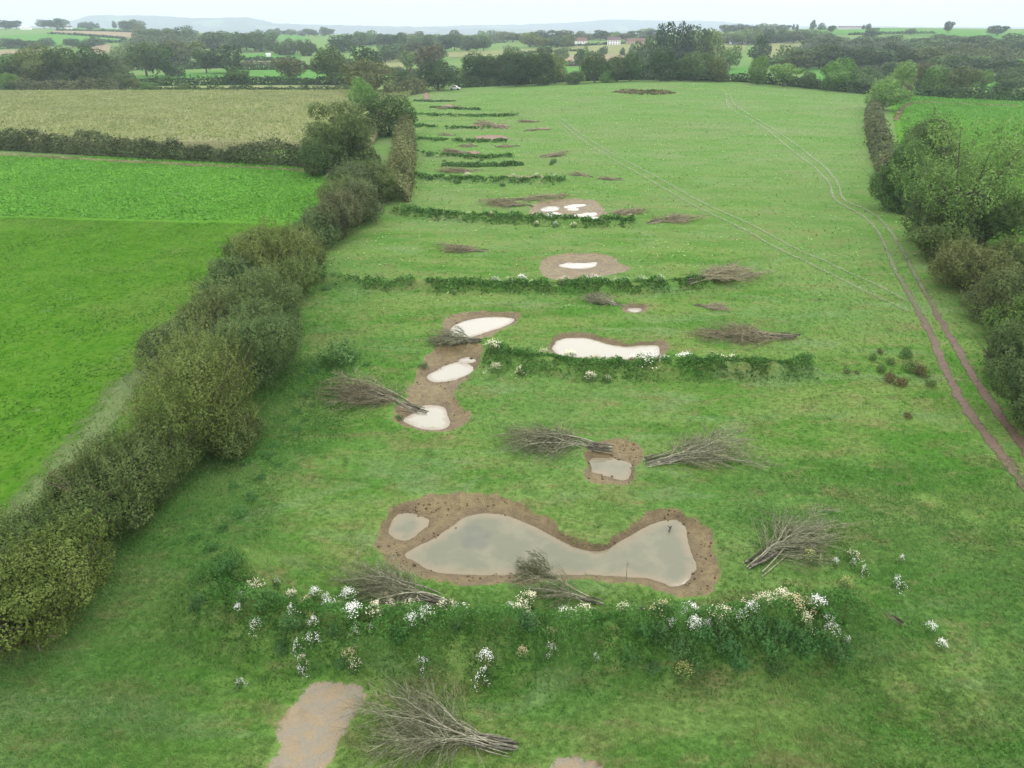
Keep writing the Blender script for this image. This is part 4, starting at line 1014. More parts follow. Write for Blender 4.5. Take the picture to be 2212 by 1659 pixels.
brush((918,882), (712,838), 3.2, 'bushy felled branches with chopped butts over the winding pond', 22, tcol=(.25,.23,.145))
brush((1040,742), (925,742), 2.8, 'grey branches laid across the neck of the winding pond', 20)
brush((1345,664), (1255,640), 2.2, 'dark branches beside the tiny scrape', 14)
brush((1395,484), (1495,468), 3.0, 'brown branches right of the fourth bank', 12)
brush((1150,446), (1040,440), 3.0, 'brown branches left of the puddled scrape', 12)
brush((1300,464), (1395,458), 2.6, 'brown branches right of the puddled scrape', 12)
brush((1480,622), (1620,588), 4.0, 'long low brush heap at the right end of the third bank', 18)
brush((1720,728), (1510,728), 4.5, 'straggling dead brush right of the bean shaped pond', 20, tcol=(.26,.21,.15))
brush((1500,660), (1580,668), 2.5, 'low dark brush right of the tiny scrape', 10)
brush((1055,542), (950,538), 3.0, 'low brown brush lying alone left of the round scrape', 14, tcol=(.26,.20,.13))
brush((1040,368), (950,372), 3.5, 'brown brush heap behind the fifth bank', 10)
for bt, tp, sp_, lb in [((1280,384),(1235,377),3,'brown brush heap at the right end of the fifth bank'), ((1350,390),(1290,386),3.5,'outlying brown brush heap right of the fifth bank'),
    ((1165,340),(1230,334),3.5,'brown brush heap right of the sixth bank'), ((1020,334),(950,326),4,'brown brush heap behind the sixth bank'), ((1035,316),(990,316),3.5,'left brush heap below the seventh bank'),
    ((1125,316),(1070,316),3.5,'right brush heap below the seventh bank'), ((985,293),(950,290),3,'small brown brush mound left of the long red scrapes'), ((1165,263),(1120,264),3.5,'brown brush heap at the right end of the ninth bank'),
    ((1100,280),(1030,270),4,'dark brush behind the long red scrape'), ((1130,283),(1165,280),3,'small dark brush right of the eighth bank'), ((1000,232),(950,236),3,'dark brush by the farthest red scrape'), ((1110,247),(1080,247),3,'tiny brown brush heap above the ninth bank'),
    ((1090,434),(1230,427),2.5,'thin dark brush along the back of the puddled scrape')]:
    brush(bt, tp, sp_, lb, 8, 'brush_heap', 1.0, .12, (.27,.225,.16), (.275,.225,.15), 'brushwood', dens=.8)
# single sticks
def stick(px, py, L, up, lean, label, rad=.03, col=(.13,.11,.09), forks=3):
    g = ground(px, py, WZ if 'pond' in label else 0); z = hz(g[0], g[1]); t = Tubes(); r = np.random.default_rng(int(px))
    q = np.array([[0, 0, -.1], [lean*.4*L, .1*L, up*.5*L], [lean*L, .25*L, up*L]]); t.add(q, [rad, rad*.8, rad*.45], 6)
    for k in range(forks):
        s = r.uniform(.3, .8); p0 = q[1]*(1-s)+q[2]*s; t.add([p0, p0+np.array([r.normal(0, .25), r.normal(0, .25), .3])*L*.6], [rad*.5, rad*.25], 4)
    tag(obj('dead_branch', t.mesh('dead_branch'), M['bark'], None, (g[0], g[1], z), col), label, 'branch')
stick(1442, 1150, 1.0, .55, .25, 'short dark snag sticking out of the pond lobe', .07)
stick(1352, 1258, 1.1, .95, .02, 'thin bare upright twig at the pond edge', .022, (.3,.27,.22), 2)
tag(brush((1418,1326), (1345,1322), .5, 'dark half-buried log in the crest of the nearest bank', 5, 'fallen_log', 1.6, .05, (.15,.12,.09), (.15,.12,.09), 'log', dens=.2), None)
tag(brush((1950,1352), (1845,1352), .6, 'dark twiggy stick lying right of the nearest bank', 4, 'felled_branches', 1., .05, (.16,.13,.09), (.16,.13,.09), 'brushwood', dens=.5), None)

# ------------------------------------------------------------------ bank weeds, flowers and docks
def bank_stuff(nm, pl, wd, hh, k):
    L = np.r_[0, np.cumsum(np.hypot(*np.diff(pl, axis=0).T))]; d = pl[:, 1].mean(); lf = max(.10, d*.0034); r = np.random.default_rng(500+k)
    n = int(min(52000 if k == 0 else 26000, (5.5 if k == 0 else 3.0)*L[-1]*wd*2.2/(lf*lf*.6))); u = r.uniform(0, L[-1], n); o = r.normal(0, .48, n)*wd
    cx_, cy_ = np.interp(u, L, pl[:, 0]), np.interp(u, L, pl[:, 1])
    tx = np.interp(u+.4, L, pl[:, 0])-np.interp(u-.4, L, pl[:, 0]); ty = np.interp(u+.4, L, pl[:, 1])-np.interp(u-.4, L, pl[:, 1]); q = np.hypot(tx, ty)+1e-6
    x, y = cx_-ty/q*o, cy_+tx/q*o; c = fbm(x, y, .9, 81, 3); z = hgt(x, y)+np.clip(c-.32, .0, .4)*(2.6 if k == 0 else 2.0)*r.uniform(.1, 1, n)*np.exp(-(o/wd)**2*1.5)*(1 if d < 60 else 1. if k < 4 else .55)
    brk = vnoise(u, u*0, .22, 40+k); keep = (c+r.normal(0, .06, n)+(0 if k == 0 else (brk-.5)*.35)) > (.27 if k == 0 else .40); keep &= feat_h(x, y)[1] < .1; P = np.stack([x, y, z+.02], 1)[keep]; N = r.normal(0, .6, (len(P), 3)); N[:, 2] += .7
    cen = P.mean(0); V, F, v = leaf_quads(P-cen, N, lf*1.15, r, .5, np.clip(r.uniform(0, .7, len(P))+(c[keep]-.5), 0, 1))
    tag(obj('bank_weeds', mk_mesh('bank_weeds', V, [F], {'v': ('FACE', v)}), M['leaf'], None, cen, (.050,.118,.028) if k == 0 else (.064,.138,.036)), f'leafy green weeds covering the {nm} bank', 'weeds', None, 'stuff')
for k, (nm, pl, wd, hh) in enumerate(BANKS): bank_stuff(nm, pl, wd, hh, k)

FLP = []
for k in range(4):
    r = np.random.default_rng(900+k); n = [170, 120, 95, 210][k]
    a = r.uniform(0, 2*pi, n); cc = r.normal(0, .24, (7, 2)); ci = r.integers(0, 7, n); xy_ = cc[ci]+r.normal(0, .11, (n, 2)); q = np.hypot(xy_[:, 0], xy_[:, 1]); P = np.stack([xy_[:, 0], xy_[:, 1], np.maximum(.72*(1-1.3*q**2)+r.normal(0, .10, n), .1)], 1); N = r.normal(0, .35, (n, 3)); N[:, 2] += 1; N[:, 1] -= .3
    V, F, v = leaf_quads(P, N, np.full(n, .058), r, .95)
    fm_ = mk_mesh('blossom', V, [F], {'v': ('FACE', v)}); fm_.materials.append(M['flower'])
    lm = foliage_mesh('leaves', r, [(0, 0, .25, .42, .42, .4), (.2, .1, .2, .3, .3, .3), (-.2, -.1, .2, .3, .3, .3)], 420, .10); lm.materials.append(M['leaf'])
    FLP.append((fm_, lm))
WHT=(.84,.85,.82); CRM=(.74,.70,.52); TANF=(.50,.42,.25); YLW=(.40,.41,.15)
CNAME = {WHT: 'white', CRM: 'cream', TANF: 'faded tan', YLW: 'yellowish'}
def flower(px, py, wp, col, label, group):
    g = ground(px, py); z = hz(g[0], g[1])
    for _ in range(3): g = ground(px, py, max(0, z-float(base_h(g[0], g[1])))+.12); z = hz(g[0], g[1])
    W = max(pxsize(g[1], wp), .25); fm_, lm = random.choice(FLP)
    e = tag(empty('daisy_clump', (g[0], g[1], z-.03), random.uniform(0, 6), (W*1.15, W*1.15, .62+.42*min(W, 1.2))), label, 'wildflowers', group)
    obj('leaves', lm, None, e, color=jit((.075,.125,.045))); obj('blossom', fm_, None, e, color=col)
def flower_set(lst, conv, fmt, group):
    q = sorted(((*conv(x, y), w*.4 if conv is not None else w, c) for x, y, w, c in lst))
    tot = {}
    for x, y, w, c in q:
        i = tot.get(c, 0); tot[c] = i+1; flower(x, y, w, c, fmt.format(CNAME[c], nth(i)), group)
c3 = lambda x, y: ((x/2.212+400)*.8848, (y/2.212+1350)*.8848)
c4 = lambda x, y: ((x/2.212+1300)*.8848, (y/2.212+1350)*.8848)
W_, C_, T_, Y_ = WHT, CRM, TANF, YLW
b1 = [(490,215,95,C_),(420,250,45,W_),(405,315,42,W_),(500,395,60,W_),(690,240,60,C_),(820,230,65,W_),(880,255,50,W_),(895,315,62,W_),(700,325,60,W_),(1000,240,85,W_),(1025,345,100,W_),(720,470,52,W_),(795,455,72,W_),(815,385,50,W_),(740,540,52,C_),(1030,440,52,W_),(1110,425,46,W_),(1010,520,75,T_),(1020,580,70,C_),(1150,345,80,C_),(1225,310,80,C_),(1340,295,80,C_),(1340,385,80,W_),(1410,365,80,W_),(1520,310,90,C_),(1590,330,95,W_),(1390,560,62,W_),(1735,500,80,W_),(1730,550,80,W_),(1970,270,92,C_),(1870,310,50,W_),(1925,345,92,C_),(1935,515,60,T_),(2090,460,70,T_),(2085,530,60,W_),(2180,350,70,C_),(1200,255,55,T_),(780,290,70,T_),(960,300,45,T_)]
b1r = [(190,350,80,W_),(275,355,115,C_),(490,330,80,C_),(700,340,105,T_),(755,395,50,W_),(850,345,80,W_),(870,400,80,W_),(870,430,55,W_),(940,405,50,W_),(1020,355,105,C_),(1120,355,72,W_),(1200,290,105,C_),(1170,330,75,W_),(1260,310,80,C_),(1340,265,105,C_),(1400,310,110,T_),(1460,300,70,T_),(1530,295,90,W_),(1470,385,70,C_),(1610,415,72,W_),(1590,370,52,W_),(1705,450,42,W_),(820,610,100,Y_),(345,525,22,W_)]
flower_set([(*c3(x, y), w, c) for x, y, w, c in b1]+[(*c4(x, y), w, c) for x, y, w, c in b1r], lambda x, y: (x, y), '{} daisy clump on the nearest bank, {} such from the left', 'daisy clumps on the nearest bank')
sc_ = [(1635,62,28,W_),(1730,65,28,W_),(1720,20,62,C_),(1790,105,38,W_),(1975,175,60,W_),(1990,45,28,W_),(1685,175,60,Y_),(1500,35,75,Y_),(2150,420,50,W_),(2200,510,52,W_)]
flower_set([(*c4(x, y), w, c) for x, y, w, c in sc_]+[(*c3(x, y), w, c) for x, y, w, c in [(745,645,42,W_),(605,160,32,W_),(410,710,40,W_)]], lambda x, y: (x, y), '{} daisy clump loose in the foreground grass, {} such from the left', 'daisy clumps loose in the grass')
flower_set([(x, y, w*2.5, c) for x, y, w, c in [(1068,766,32,C_),(1072,782,26,C_),(1125,800,24,C_),(1175,768,22,C_),(1230,775,30,C_),(1275,795,26,C_),(1290,782,24,T_),(1310,800,18,C_),(1365,785,26,C_),(1395,788,46,W_),(1430,780,24,W_),(1480,780,34,W_),(1500,786,22,W_),(1545,778,34,C_),(1582,786,32,C_)]], lambda x, y: (x, y), '{} daisy clump on the second bank, {} such from the left', 'daisy clumps on the second bank')
flower_set([(x, y, w*2.5, c) for x, y, w, c in [(1066,607,20,W_),(1100,619,18,C_),(1126,605,20,W_),(1150,612,12,C_),(1212,619,18,C_),(1222,606,14,C_),(1265,618,20,W_),(1285,606,26,W_),(1303,610,18,W_),(1330,610,14,C_),(1352,608,16,W_),(1382,608,26,W_),(1424,612,18,W_),(1038,610,12,C_),(1000,617,14,T_),(980,620,10,C_)]], lambda x, y: (x, y), '{} daisy clump on the third bank, {} such from the left', 'daisy clumps on the third bank')
flower_set([(x, y, w*2.5, c) for x, y, w, c in [(1012,467,16,C_),(1060,470,12,C_),(1100,471,12,C_),(1160,474,12,C_),(1200,476,14,W_),(1240,477,12,C_),(1300,478,12,C_),(1360,481,12,C_)]], lambda x, y: (x, y), '{} daisy clump on the fourth bank, {} such from the left', 'daisy clumps on the fourth bank')
flower_set([(x, y, w*2.5, c) for x, y, w, c in [(1010,387,16,C_),(1110,384,16,C_),(1128,389,12,C_),(1160,389,16,C_),(1200,391,10,W_)]], lambda x, y: (x, y), '{} daisy clump on the fifth bank, {} such from the left', 'daisy clumps on the fifth bank')

DKP = []
for k in range(4):
    r = np.random.default_rng(700+k); L = [(r.uniform(-.3, .3), r.uniform(-.3, .3), r.uniform(.2, .5), .3, .3, .3) for _ in range(6)]
    m = foliage_mesh('dock', r, L, 900, .085, .4, .9, 26, .3, .42); m.materials.append(M['leaf']); DKP.append(m)
def weed(px, py, wp, hr, col, label, group, name='weed_clump', cat='weeds'):
    g = ground(px, py); z = hz(g[0], g[1])
    for _ in range(3): g = ground(px, py, max(0, z-float(base_h(g[0], g[1])))+.1); z = hz(g[0], g[1])
    W = pxsize(g[1], wp)
    o = obj(name, random.choice(DKP), None, None, (g[0], g[1], z-.05), jit(col)); o.scale = (W, W*.8, W*hr); o.rotation_euler = (0, 0, random.uniform(0, 6)); tag(o, label, cat, group)
DOCK = (.046,.100,.036)
nb = sorted([(*c4(x, y), w*.4) for x, y, w in [(520,530,110),(690,450,120),(600,430,100),(800,500,130),(930,450,130),(900,540,150),(1010,430,130),(1060,510,140),(1150,450,130),(1120,560,120),(1230,410,120),(1290,480,150),(1340,420,130),(1310,570,110),(1420,430,140),(1480,480,140),(1560,450,140),(1640,520,150),(1600,350,80),(660,590,80)]]+[(*c3(x, y), w*.4) for x, y, w in [(355,90,110),(440,100,90),(190,265,80),(160,300,60),(570,290,130),(690,385,120),(625,470,90),(740,400,80),(960,560,80),(930,420,80),(1590,400,80),(1980,400,120),(1260,460,110)]])
for i, (x, y, w_) in enumerate(nb): weed(x, y, w_*1.1, .95, DOCK, f'dark leafy weed clump on the nearest bank, {nth(i)} from its left end', 'dark weed clumps on the nearest bank')
lw = sorted([(1.0*x, 1.0*y, w_) for x, y, w_ in [(655,850,24),(680,800,26),(672,872,18),(640,885,26),(655,905,20),(640,925,18),(610,940,20),(590,960,26),(575,985,34),(600,1000,22),(560,1030,30),(615,905,16),(545,1075,36),(520,1110,44),(480,1140,30),(455,1180,36),(530,1000,26),(505,1050,26),(690,580,26),(700,610,24),(720,600,18),(420,1160,30),(650,815,18),(790,785,20)]])
for i, (x, y, w_) in enumerate(lw): weed(x, y, w_, .5, (.052,.118,.038), f'dark dock clump in the grass beside the left hedge, {nth(i)} from the left', 'dock clumps beside the left hedge', 'dock_plant', 'dock')
weed(745,775,110,.5,(.060,.105,.035),'round hummock of green bramble left of the winding pond',None,'bramble_hummock','bramble')
weed(915,790,24,.6,DOCK,'dark weed tuft on the left rim of the winding pond',None,'dock_plant','dock'); weed(862,898,22,.7,DOCK,'dark weed tuft at the foot of the chopped butts',None,'dock_plant','dock')
rd = sorted([(1885,775,20),(1900,800,24),(1925,785,22),(1955,770,30),(1965,800,36),(1920,820,30),(1990,810,34),(1830,805,18),(1945,830,28),(1900,760,16),(1850,805,12),(1960,900,20),(2010,830,24)])
for i, (x, y, w_) in enumerate(rd): weed(x, y, w_, 1.0, (.085,.060,.036) if i % 2 else (.055,.085,.030), f'seeding dock clump left of the muddy ruts, {nth(i)} from the left', 'seeding docks left of the ruts', 'dock_plant', 'dock')
fd = sorted([(985,395,14),(930,388,12),(1060,390,10),(1085,392,12),(1190,355,10),(1010,334,10),(1090,358,10),(1195,350,14),(960,348,8),(1040,341,8),(980,338,8),(925,336,8),(945,301,7),(1005,277,7),(1025,277,7),(1070,247,7)])
for i, (x, y, w_) in enumerate(fd): weed(x, y, w_*1.3, .6, (.030,.070,.026), f'small dark weed tuft among the far banks, {nth(i)} from the left', 'weed tufts among the far banks', 'dock_plant', 'dock')
hedge([(955,358),(1050,359),(1130,356)], 2.2, .8, (.040,.085,.028), 'short strip of dark weeds between the fifth and sixth banks', .8, 1, None, 'weed patch', 'weed_patch')
hedge([(895,218),(940,220),(985,219)], 2.2, .7, (.040,.075,.030), 'thin strip of weeds below the gateway', .8, 1, None, 'weed patch', 'weed_patch')
hedge([(930,232),(980,236),(1040,237)], 2.0, .7, (.040,.075,.030), 'thin strip of weeds by the farthest red scrape', .8, 1, None, 'weed patch', 'weed_patch')

# ------------------------------------------------------------------ grass blades close to the camera
def grass_stuff():
    r = np.random.default_rng(77); n = 135000
    d = np.exp(r.uniform(math.log(13.5), math.log(95), n)); d = d[r.uniform(0, 1, n) < 1-sstep(50, 95, d)]; n = len(d); x = r.uniform(-1, 1, n)*d*(.74+7.5/d); y = d
    k = (x > -23-.03*y) & (x < 38+.42*(y-45)); x, y = x[k], y[k]
    hh, md, rm = feat_h(x, y); snd = inside(x, y, MUDW[-1][1]) | inside(x, y, MUDW[-2][1]); k = (md < .12) | (~snd & (((md < .97) & (r.uniform(0, 1, len(md)) < .16)) | (r.uniform(0, 1, len(md)) < .0015))); x, y, hh, rm = x[k], y[k], hh[k], rm[k]
    ru = np.full(x.shape, 9.)
    for pl in (R1[:12], R2[:12]): ru = np.minimum(ru, seg_dist(x, y, gpoly(pl)))
    k = ru > .5; x, y, hh, rm = x[k], y[k], hh[k], rm[k]
    z = base_h(x, y)+hh; lush = fbm(x, y, .5, 91, 3); m = 4; N = len(x)
    sc1 = np.maximum(1, y*.018)*(.55+.9*lush)
    wind = 2.9+1.1*(fbm(x, y, .12, 93)-.5)*2
    V = np.empty((N, m, 3, 3)); 
    for j in range(m):
        a = r.uniform(0, 2*pi, N); rad = r.uniform(0, .09, N)*sc1; bx, by = x+np.cos(a)*rad, y+np.sin(a)*rad
        l = r.uniform(.10, .27, N)*sc1; w_ = r.uniform(.010, .019, N)*np.maximum(1, y*.03); la = wind+r.normal(0, .9, N); le = l*r.uniform(.4, 1.1, N); f = r.uniform(0, 2*pi, N)
        V[:, j, 0] = np.stack([bx-np.cos(f)*w_, by-np.sin(f)*w_, z-.02], 1); V[:, j, 1] = np.stack([bx+np.cos(f)*w_, by+np.sin(f)*w_, z-.02], 1)
        V[:, j, 2] = np.stack([bx+np.cos(la)*le, by+np.sin(la)*le, z+l*.75], 1)
    v = np.repeat(np.clip(lush*.8+r.uniform(-.25, .45, N), 0, 1), m)
    me = mk_mesh('grass', V.reshape(-1, 3), [np.arange(N*m*3).reshape(-1, 3)], {'v': ('FACE', v), 'weedy': ('FACE', np.repeat(weedy_at(x, y), m)), 'paled': ('FACE', np.zeros(N*m))})
    tag(obj('grass', me, M['blades']), 'tussocky wind-combed pasture grass', 'grass', None, 'stuff')
grass_stuff()
def sward(name, poly, n, size, col, label, lift=0., up=.7, dpow=1., vr=1.):
    poly = np.asarray(poly, float); lo, hi = poly.min(0), poly.max(0); r = np.random.default_rng(len(label)); x = r.uniform(lo[0], hi[0], n*4); y = lo[1]+(hi[1]-lo[1])*r.uniform(0, 1, n*4)**dpow
    k = inside(x, y, poly) & (np.abs(x) < y*.85+9); x, y = x[k][:n], y[k][:n]; z = base_h(x, y)+lift
    if not lift: z = hgt(x, y)
    if name == 'grass_tufts':
        k = np.minimum(seg_dist(x, y, gpoly(R1[9:])), seg_dist(x, y, gpoly(R2[8:]))) > .8; k &= np.minimum(seg_dist(x, y, gpoly(T1)), seg_dist(x, y, gpoly(T2))) > .6; k &= feat_h(x, y)[1] < .05; x, y, z = x[k], y[k], z[k]
    sz = size*(.6+.8*fbm(x, y, .25, 9)); P = np.stack([x, y, z+sz*.3], 1); N = r.normal(0, 1, (len(x), 3)); N[:, 2] += up; c = P.mean(0)
    V, F, v = leaf_quads(P-c, N, sz, r, .45, np.clip(.42+vr*(r.uniform(-.4, .4, len(x))+.7*(fbm(x, y, .12, 19)-.5)), 0, 1))
    tag(obj(name, mk_mesh(name, V, [F], {'v': ('FACE', v)}), M['leaf'], None, c, col), label, 'crop' if 'crop' in name else 'grass', None, 'stuff')
sward('crop_leaves', [(-30, 101), (-30.5, 157), (-60, 158), (-160, 164), (-160, 113), (-75, 105)], 60000, .5, (.105,.245,.036), 'broad bright leaves of the root crop', 0, 1.6, vr=.35)
sward('ley_grass', [(-29, 20), (-29, 99), (-75, 104), (-120, 107), (-60, 30)], 60000, .2, (.060,.155,.016), 'short bright sward of the left field', 0, 1.2, .7, .8)
sward('crop_leaves', [(58, 72), (84, 150), (152, 296), (178, 328), (330, 322), (280, 70)], 40000, .7, (.082,.200,.026), 'bright green crop leaves beyond the right hedge', 0, 1.6, .8, .35)
sward('maize_crop', [(-35, 172), (-36, 240), (-44, 336), (-260, 330), (-260, 182)], 70000, .65, (.200,.212,.100), 'feathery tan tops of the maize crop', 1.75, .6, vr=.4)
def weeds_cover(poly, n, label):
    poly = np.asarray(poly, float); lo, hi = poly.min(0), poly.max(0); r = np.random.default_rng(len(label)); x = r.uniform(lo[0], hi[0], n*3); y = r.uniform(lo[1], hi[1], n*3)
    f, md, _ = feat_h(x, y); c = fbm(x, y, .55, 37, 3); k = inside(x, y, poly) & (weedy_at(x, y)*sstep(60, 46, y)*(.4+1.2*c) > .42+r.normal(0, .12, len(x))) & (md < .05); x, y, f, c = x[k][:n], y[k][:n], f[k][:n], c[k][:n]
    P = np.stack([x, y, base_h(x, y)+f+np.clip(c-.3, 0, .5)*1.0*r.uniform(0, 1, len(x))+.03], 1); N = r.normal(0, .6, (len(x), 3)); N[:, 2] += .8; o = P.mean(0)
    V, F, v = leaf_quads(P-o, N, np.maximum(.085, y*.0034), r, .5, np.clip(.2+r.uniform(0, .35, len(x))+.6*(c-.5), 0, 1))
    tag(obj('ground_weeds', mk_mesh('ground_weeds', V, [F], {'v': ('FACE', v)}), M['leaf'], None, o, (.066,.146,.038)), label, 'weeds', None, 'stuff')
weeds_cover([(-24, 18), (-26, 75), (-18, 80), (-9, 50), (-9, 18)], 42000, 'dark low weeds beside the overgrown left hedge')
weeds_cover([(8, 15), (8, 45), (34, 45), (30, 22), (20, 15)], 34000, 'dark low weeds in the lower right grass')
sward('grass_tufts', [(-26, 62), (-27, 210), (-40, 325), (90, 345), (150, 318), (66, 125), (48, 70)], 42000, .36, (.160,.258,.088), 'low tufts of the farther pasture', 0, 1.6, .75)

M['clod'] = mat_plain('mud_clod', (.115, .080, .038), .9, .1, .45, 6.)
def clods():
    r = np.random.default_rng(31); V, F = [], []; n = 0
    for q, (nm, mp, ws) in enumerate(MUDW[:4]):
        lo, hi = mp.min(0), mp.max(0); A = np.prod(hi-lo); m = int(A*(7 if q < 2 else 3)); x = r.uniform(lo[0], hi[0], m); y = r.uniform(lo[1], hi[1], m)
        md = feat_h(x, y)[1]; k = (md > .75) & (fbm(x, y, .8, 15)+r.normal(0, .08, m) > .5)
        for w_ in ws: k &= ~(inside(x, y, w_) & (seg_dist(x, y, w_, True) > .25))
        for a, b, z in zip(x[k], y[k], hgt(x[k], y[k])):
            s = .035+abs(r.normal(0, .035)); p = np.array([(1, 0, 0), (0, 1, 0), (-1, 0, 0), (0, -1, 0), (0, 0, .8), (0, 0, -.6)])*s*r.uniform(.6, 1.4, (6, 1)); c_, s_ = math.cos(a*9), math.sin(a*9)
            V.append(np.c_[p[:, 0]*c_-p[:, 1]*s_+a, p[:, 0]*s_+p[:, 1]*c_+b, p[:, 2]+z]); F.append(np.array([(0, 1, 4), (1, 2, 4), (2, 3, 4), (3, 0, 4), (1, 0, 5), (2, 1, 5), (3, 2, 5), (0, 3, 5)])+n); n += 6
    tag(obj('mud_clods', mk_mesh('mud_clods', np.concatenate(V), [np.concatenate(F)]), M['clod']), 'small clods of dug mud round the nearer ponds', 'mud', None, 'stuff')
clods()

# ------------------------------------------------------------------ distant hills
def hills():
    r = np.random.default_rng(5)
    for d0, prof, lb, fr in [(6600, [(-300,62),(120,55),(190,34),(215,32),(330,34),(440,39),(520,37),(550,40),(590,50),(700,54),(900,58),(1060,62),(1250,66),(2500,70)], 'long blue wooded ridge on the left horizon', 1), (7800, [(-300,66),(500,62),(700,58),(880,59),(1000,55),(1120,53),(1230,49),(1320,42),(1420,44),(1540,45),(1570,47),(1650,56),(2500,60)], 'blue wooded ridge on the middle horizon', 2)]:
        P = np.array(prof, float); px = np.arange(-250, 2450, 5.); py = np.interp(px, P[:, 0], P[:, 1]); py += (fbm(px, px*0, .05, 100+fr)-.5)*2.0+(fbm(px, px*0, .35, 103)-.5)*1.5
        V = []; nd = 26
        for k in range(nd):
            f = k/(nd-1); d = d0+(f-.55)*1500; s = math.sin(min(1, f/.55)*pi/2)**1.2 if f < .55 else cos((f-.55)/.45*pi/2)
            for a, b in zip(px, py):
                x, _, zt = at_d(a, b, d0); V.append((x*d/d0, d, -6+(zt+6)*s+(vnoise(x, d, .012, 9)-.5)*8*s))
        n = len(px); i = np.arange(nd-1)[:, None]*n+np.arange(n-1)[None]
        struct('hills', mk_mesh('hills', np.array(V), [np.stack([i, i+1, i+n+1, i+n], -1).reshape(-1, 4)], None, True), M['hill'], lb)
t = NT('wooded_hill'); c = t.mix(t.ramp(t.noise(.012, 5, None, .65), .4, .6), (.030,.048,.026), (.055,.075,.036)); c = t.mix(t.ramp(t.noise(.0028, 3), .58, .66, 0, .9), c, (.12,.18,.07)); M['hill'] = t.done(t.pbsdf(c, .9, .1))
hills()

# ------------------------------------------------------------------ houses, sheds, pickup
M['render'] = mat_plain('white_render', (.80,.79,.76), .8, .2, .12); M['tile'] = mat_plain('red_tile', (.19,.115,.085), .8, .2, .35, .8); M['slate'] = mat_plain('dark_tile', (.135,.095,.085), .7, .3, .3, .8)
M['pinkwall'] = mat_plain('pale_brick_wall', (.48,.38,.31), .85, .2, .2); M['sheet'] = mat_plain('grey_sheeting', (.52,.54,.55), .5, .4, .15); M['glass'] = mat_plain('window_glass', (.03,.035,.04), .1, .5, .2); M['brickc'] = mat_plain('chimney_brick', (.24,.11,.075), .9, .2, .3)
M['paint'] = mat_plain('white_paint', (.80,.80,.80), .3, .5, .04); M['tyre'] = mat_plain('rubber', (.02,.02,.02), .8, .2, .2)
def gable(name, w_, dp, h0, h1, mat, parent, over=.4):
    x, y = w_/2+over, dp/2+over; z0 = h0-.15
    V = [(-x, -y, z0), (x, -y, z0), (x, y, z0), (-x, y, z0), (-x, 0, h1), (x, 0, h1)]
    me = bpy.data.meshes.new(name); me.from_pydata(V, [], [(0, 1, 5, 4), (2, 3, 4, 5), (1, 2, 5), (3, 0, 4), (3, 2, 1, 0)]); return obj(name, me, mat, parent)
def house(px, py, d, w_, dp, h0, h1, wall, roof, rz, label, chims=(.8, -.8), wins=4, name='house', storeys=2):
    x, _, z = at_d(px, py, d); z = float(base_h(x, d)); e = tag(empty(name, (x, d, z), rz), label, name.split('_')[-1])
    obj('wall', box_mesh('wall', [(0, 0, h0/2-.5, w_, dp, h0+1)]), wall, e); rf = gable('roof', w_, dp, h0, h1, roof, e)
    for c in chims: obj('chimney', box_mesh('chimney', [(c*w_*.45, 0, h1+.3, .9, .8, 2.2), (c*w_*.45, 0, h1+1.5, 1.05, .95, .25)]), M['brickc'], rf)
    for s in range(storeys):
        for i in range(wins):
            cx = (i+.5)/wins*w_-w_/2; obj('window', box_mesh('window', [(cx, -dp/2-.02, 1.3+s*2.5, 1.0, .08, 1.2)]), M['glass'], e)
    return e
house(1255,96,900,13,7,5,8.2,M['render'],M['tile'],.25,'white house with red tiled roof, left of the two white houses')
house(1241,94,915,9,7,4.5,7.5,M['brickc'],M['tile'],.1,'brick outhouse against the left white house',(),2)
house(1326,94.5,900,15,8,5.2,8.6,M['render'],M['slate'],-.15,'larger white house with dark roof and chimneys',(.85,.1,-.85),5)
house(1375,91,920,24,7,3.2,6.2,M['pinkwall'],M['tile'],.05,'long low red-roofed house right of the white ones',(.3,),6,storeys=1)
house(1594,93,880,17,9,3.5,5.6,M['sheet'],M['sheet'],.3,'pale grey farm shed right of the pines',(),0,'farm_shed')
house(57,64,1400,16,9,4,6,M['render'],M['sheet'],.1,'white barn on the left hilltop',(),0,'barn')
house(150,67,1400,11,7,4,6,M['render'],M['slate'],0,'small pale cottage beside the narrow stubble field',(.8,),2)
house(458,74,1100,12,7,4,6.5,M['render'],M['tile'],.2,'tiny pale cottage among the hazy trees',(.8,),2)
house(577,98,720,4,3,2.2,3.2,M['render'],M['sheet'],.3,'tiny white shed below the far knoll',(),0,'garden_shed')
house(1840,58,1180,38,10,3.0,4.8,M['sheet'],M['slate'],0,'long low barn on the right skyline',(),0,'barn')
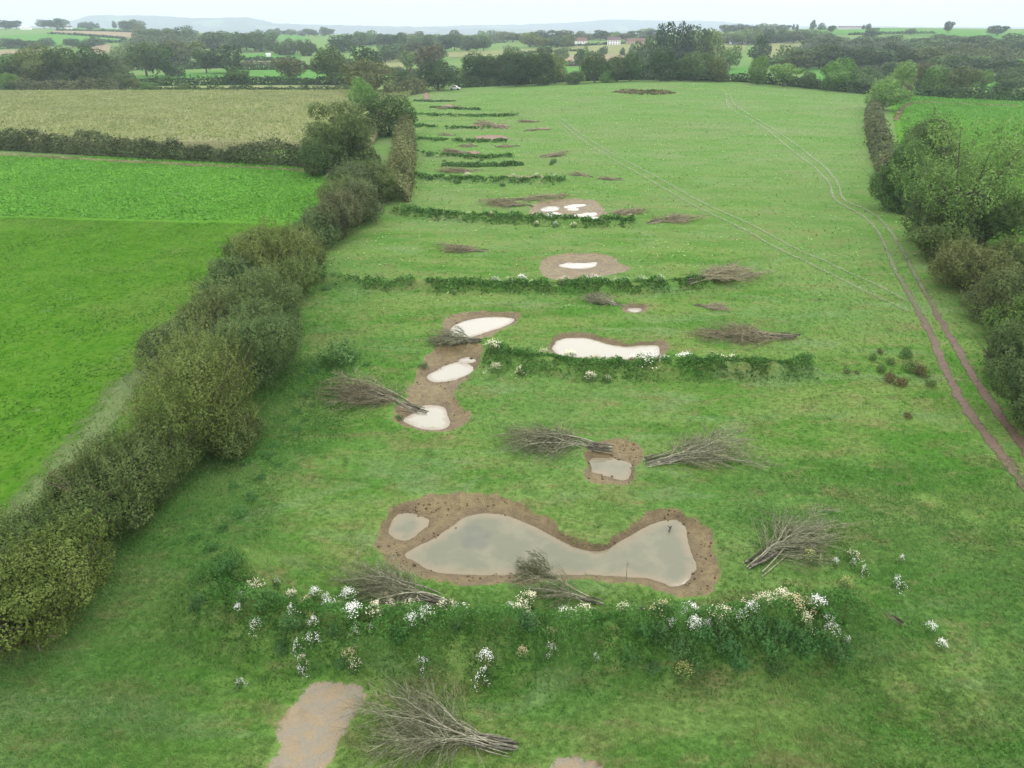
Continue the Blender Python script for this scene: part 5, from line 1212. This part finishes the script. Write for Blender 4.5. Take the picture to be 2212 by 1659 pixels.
def pickup():
    g = ground(983, 194); e = tag(empty('pickup_truck', (g[0], g[1], hz(g[0], g[1])), radians(-18)), 'small white pickup truck parked under the boundary hedge', 'truck')
    def prism(name, prof, w_, mat, par, dx=0, bev=.05):
        bm = bmesh.new(); a = [bm.verts.new((x, -w_/2, z)) for x, z in prof]; b = [bm.verts.new((x, w_/2, z)) for x, z in prof]; n = len(prof)
        bm.faces.new(a); bm.faces.new(b[::-1])
        for i in range(n): bm.faces.new((a[i], b[i], b[(i+1) % n], a[(i+1) % n]))
        bmesh.ops.recalc_face_normals(bm, faces=bm.faces[:]); bmesh.ops.bevel(bm, geom=bm.edges[:], offset=bev, segments=2, affect='EDGES')
        me = bpy.data.meshes.new(name); bm.to_mesh(me); bm.free(); return obj(name, me, mat, par)
    prism('body', [(-2.5,.5),(2.5,.5),(2.55,.95),(1.5,1.1),(-2.5,1.1)], 1.8, M['paint'], e)
    prism('cab', [(-.7,1.08),(1.45,1.08),(.75,1.75),(-.5,1.78)], 1.66, M['paint'], e)
    prism('windscreen', [(1.34,1.14),(1.40,1.14),(.80,1.66),(.74,1.66)], 1.5, M['glass'], e, bev=.01)
    for s in (-1, 1):
        w1 = prism('side_window', [(-.5,1.2),(1.05,1.2),(.65,1.64),(-.42,1.66)], .03, M['glass'], e, bev=.005); w1.location = (0, s*.83, 0)
    prism('load_bed', [(-2.4,1.0),(-.75,1.0),(-.75,1.16),(-2.4,1.16)], 1.5, M['tyre'], e, bev=.02)
    for sx in (-1.55, 1.6):
        for sy in (-.85, .85):
            bm = bmesh.new(); bmesh.ops.create_cone(bm, cap_ends=True, segments=20, radius1=.38, radius2=.38, depth=.25); bmesh.ops.bevel(bm, geom=[q for q in bm.edges if len(q.link_faces) == 2 and abs(q.verts[0].co.z-q.verts[1].co.z) < .01], offset=.04, affect='EDGES')
            me = bpy.data.meshes.new('wheel'); bm.to_mesh(me); bm.free(); o = obj('wheel', me, M['tyre'], e, (sx, sy, .38)); o.rotation_euler = (pi/2, 0, 0)
pickup()

# ------------------------------------------------------------------ render settings
cy = sc.cycles
cy.max_bounces = 6; cy.diffuse_bounces = 2; cy.glossy_bounces = 2; cy.transmission_bounces = 3; cy.transparent_max_bounces = 6; cy.volume_bounces = 1
cy.use_denoising = True; cy.caustics_reflective = False; cy.caustics_refractive = False
cy.sample_clamp_indirect = 6
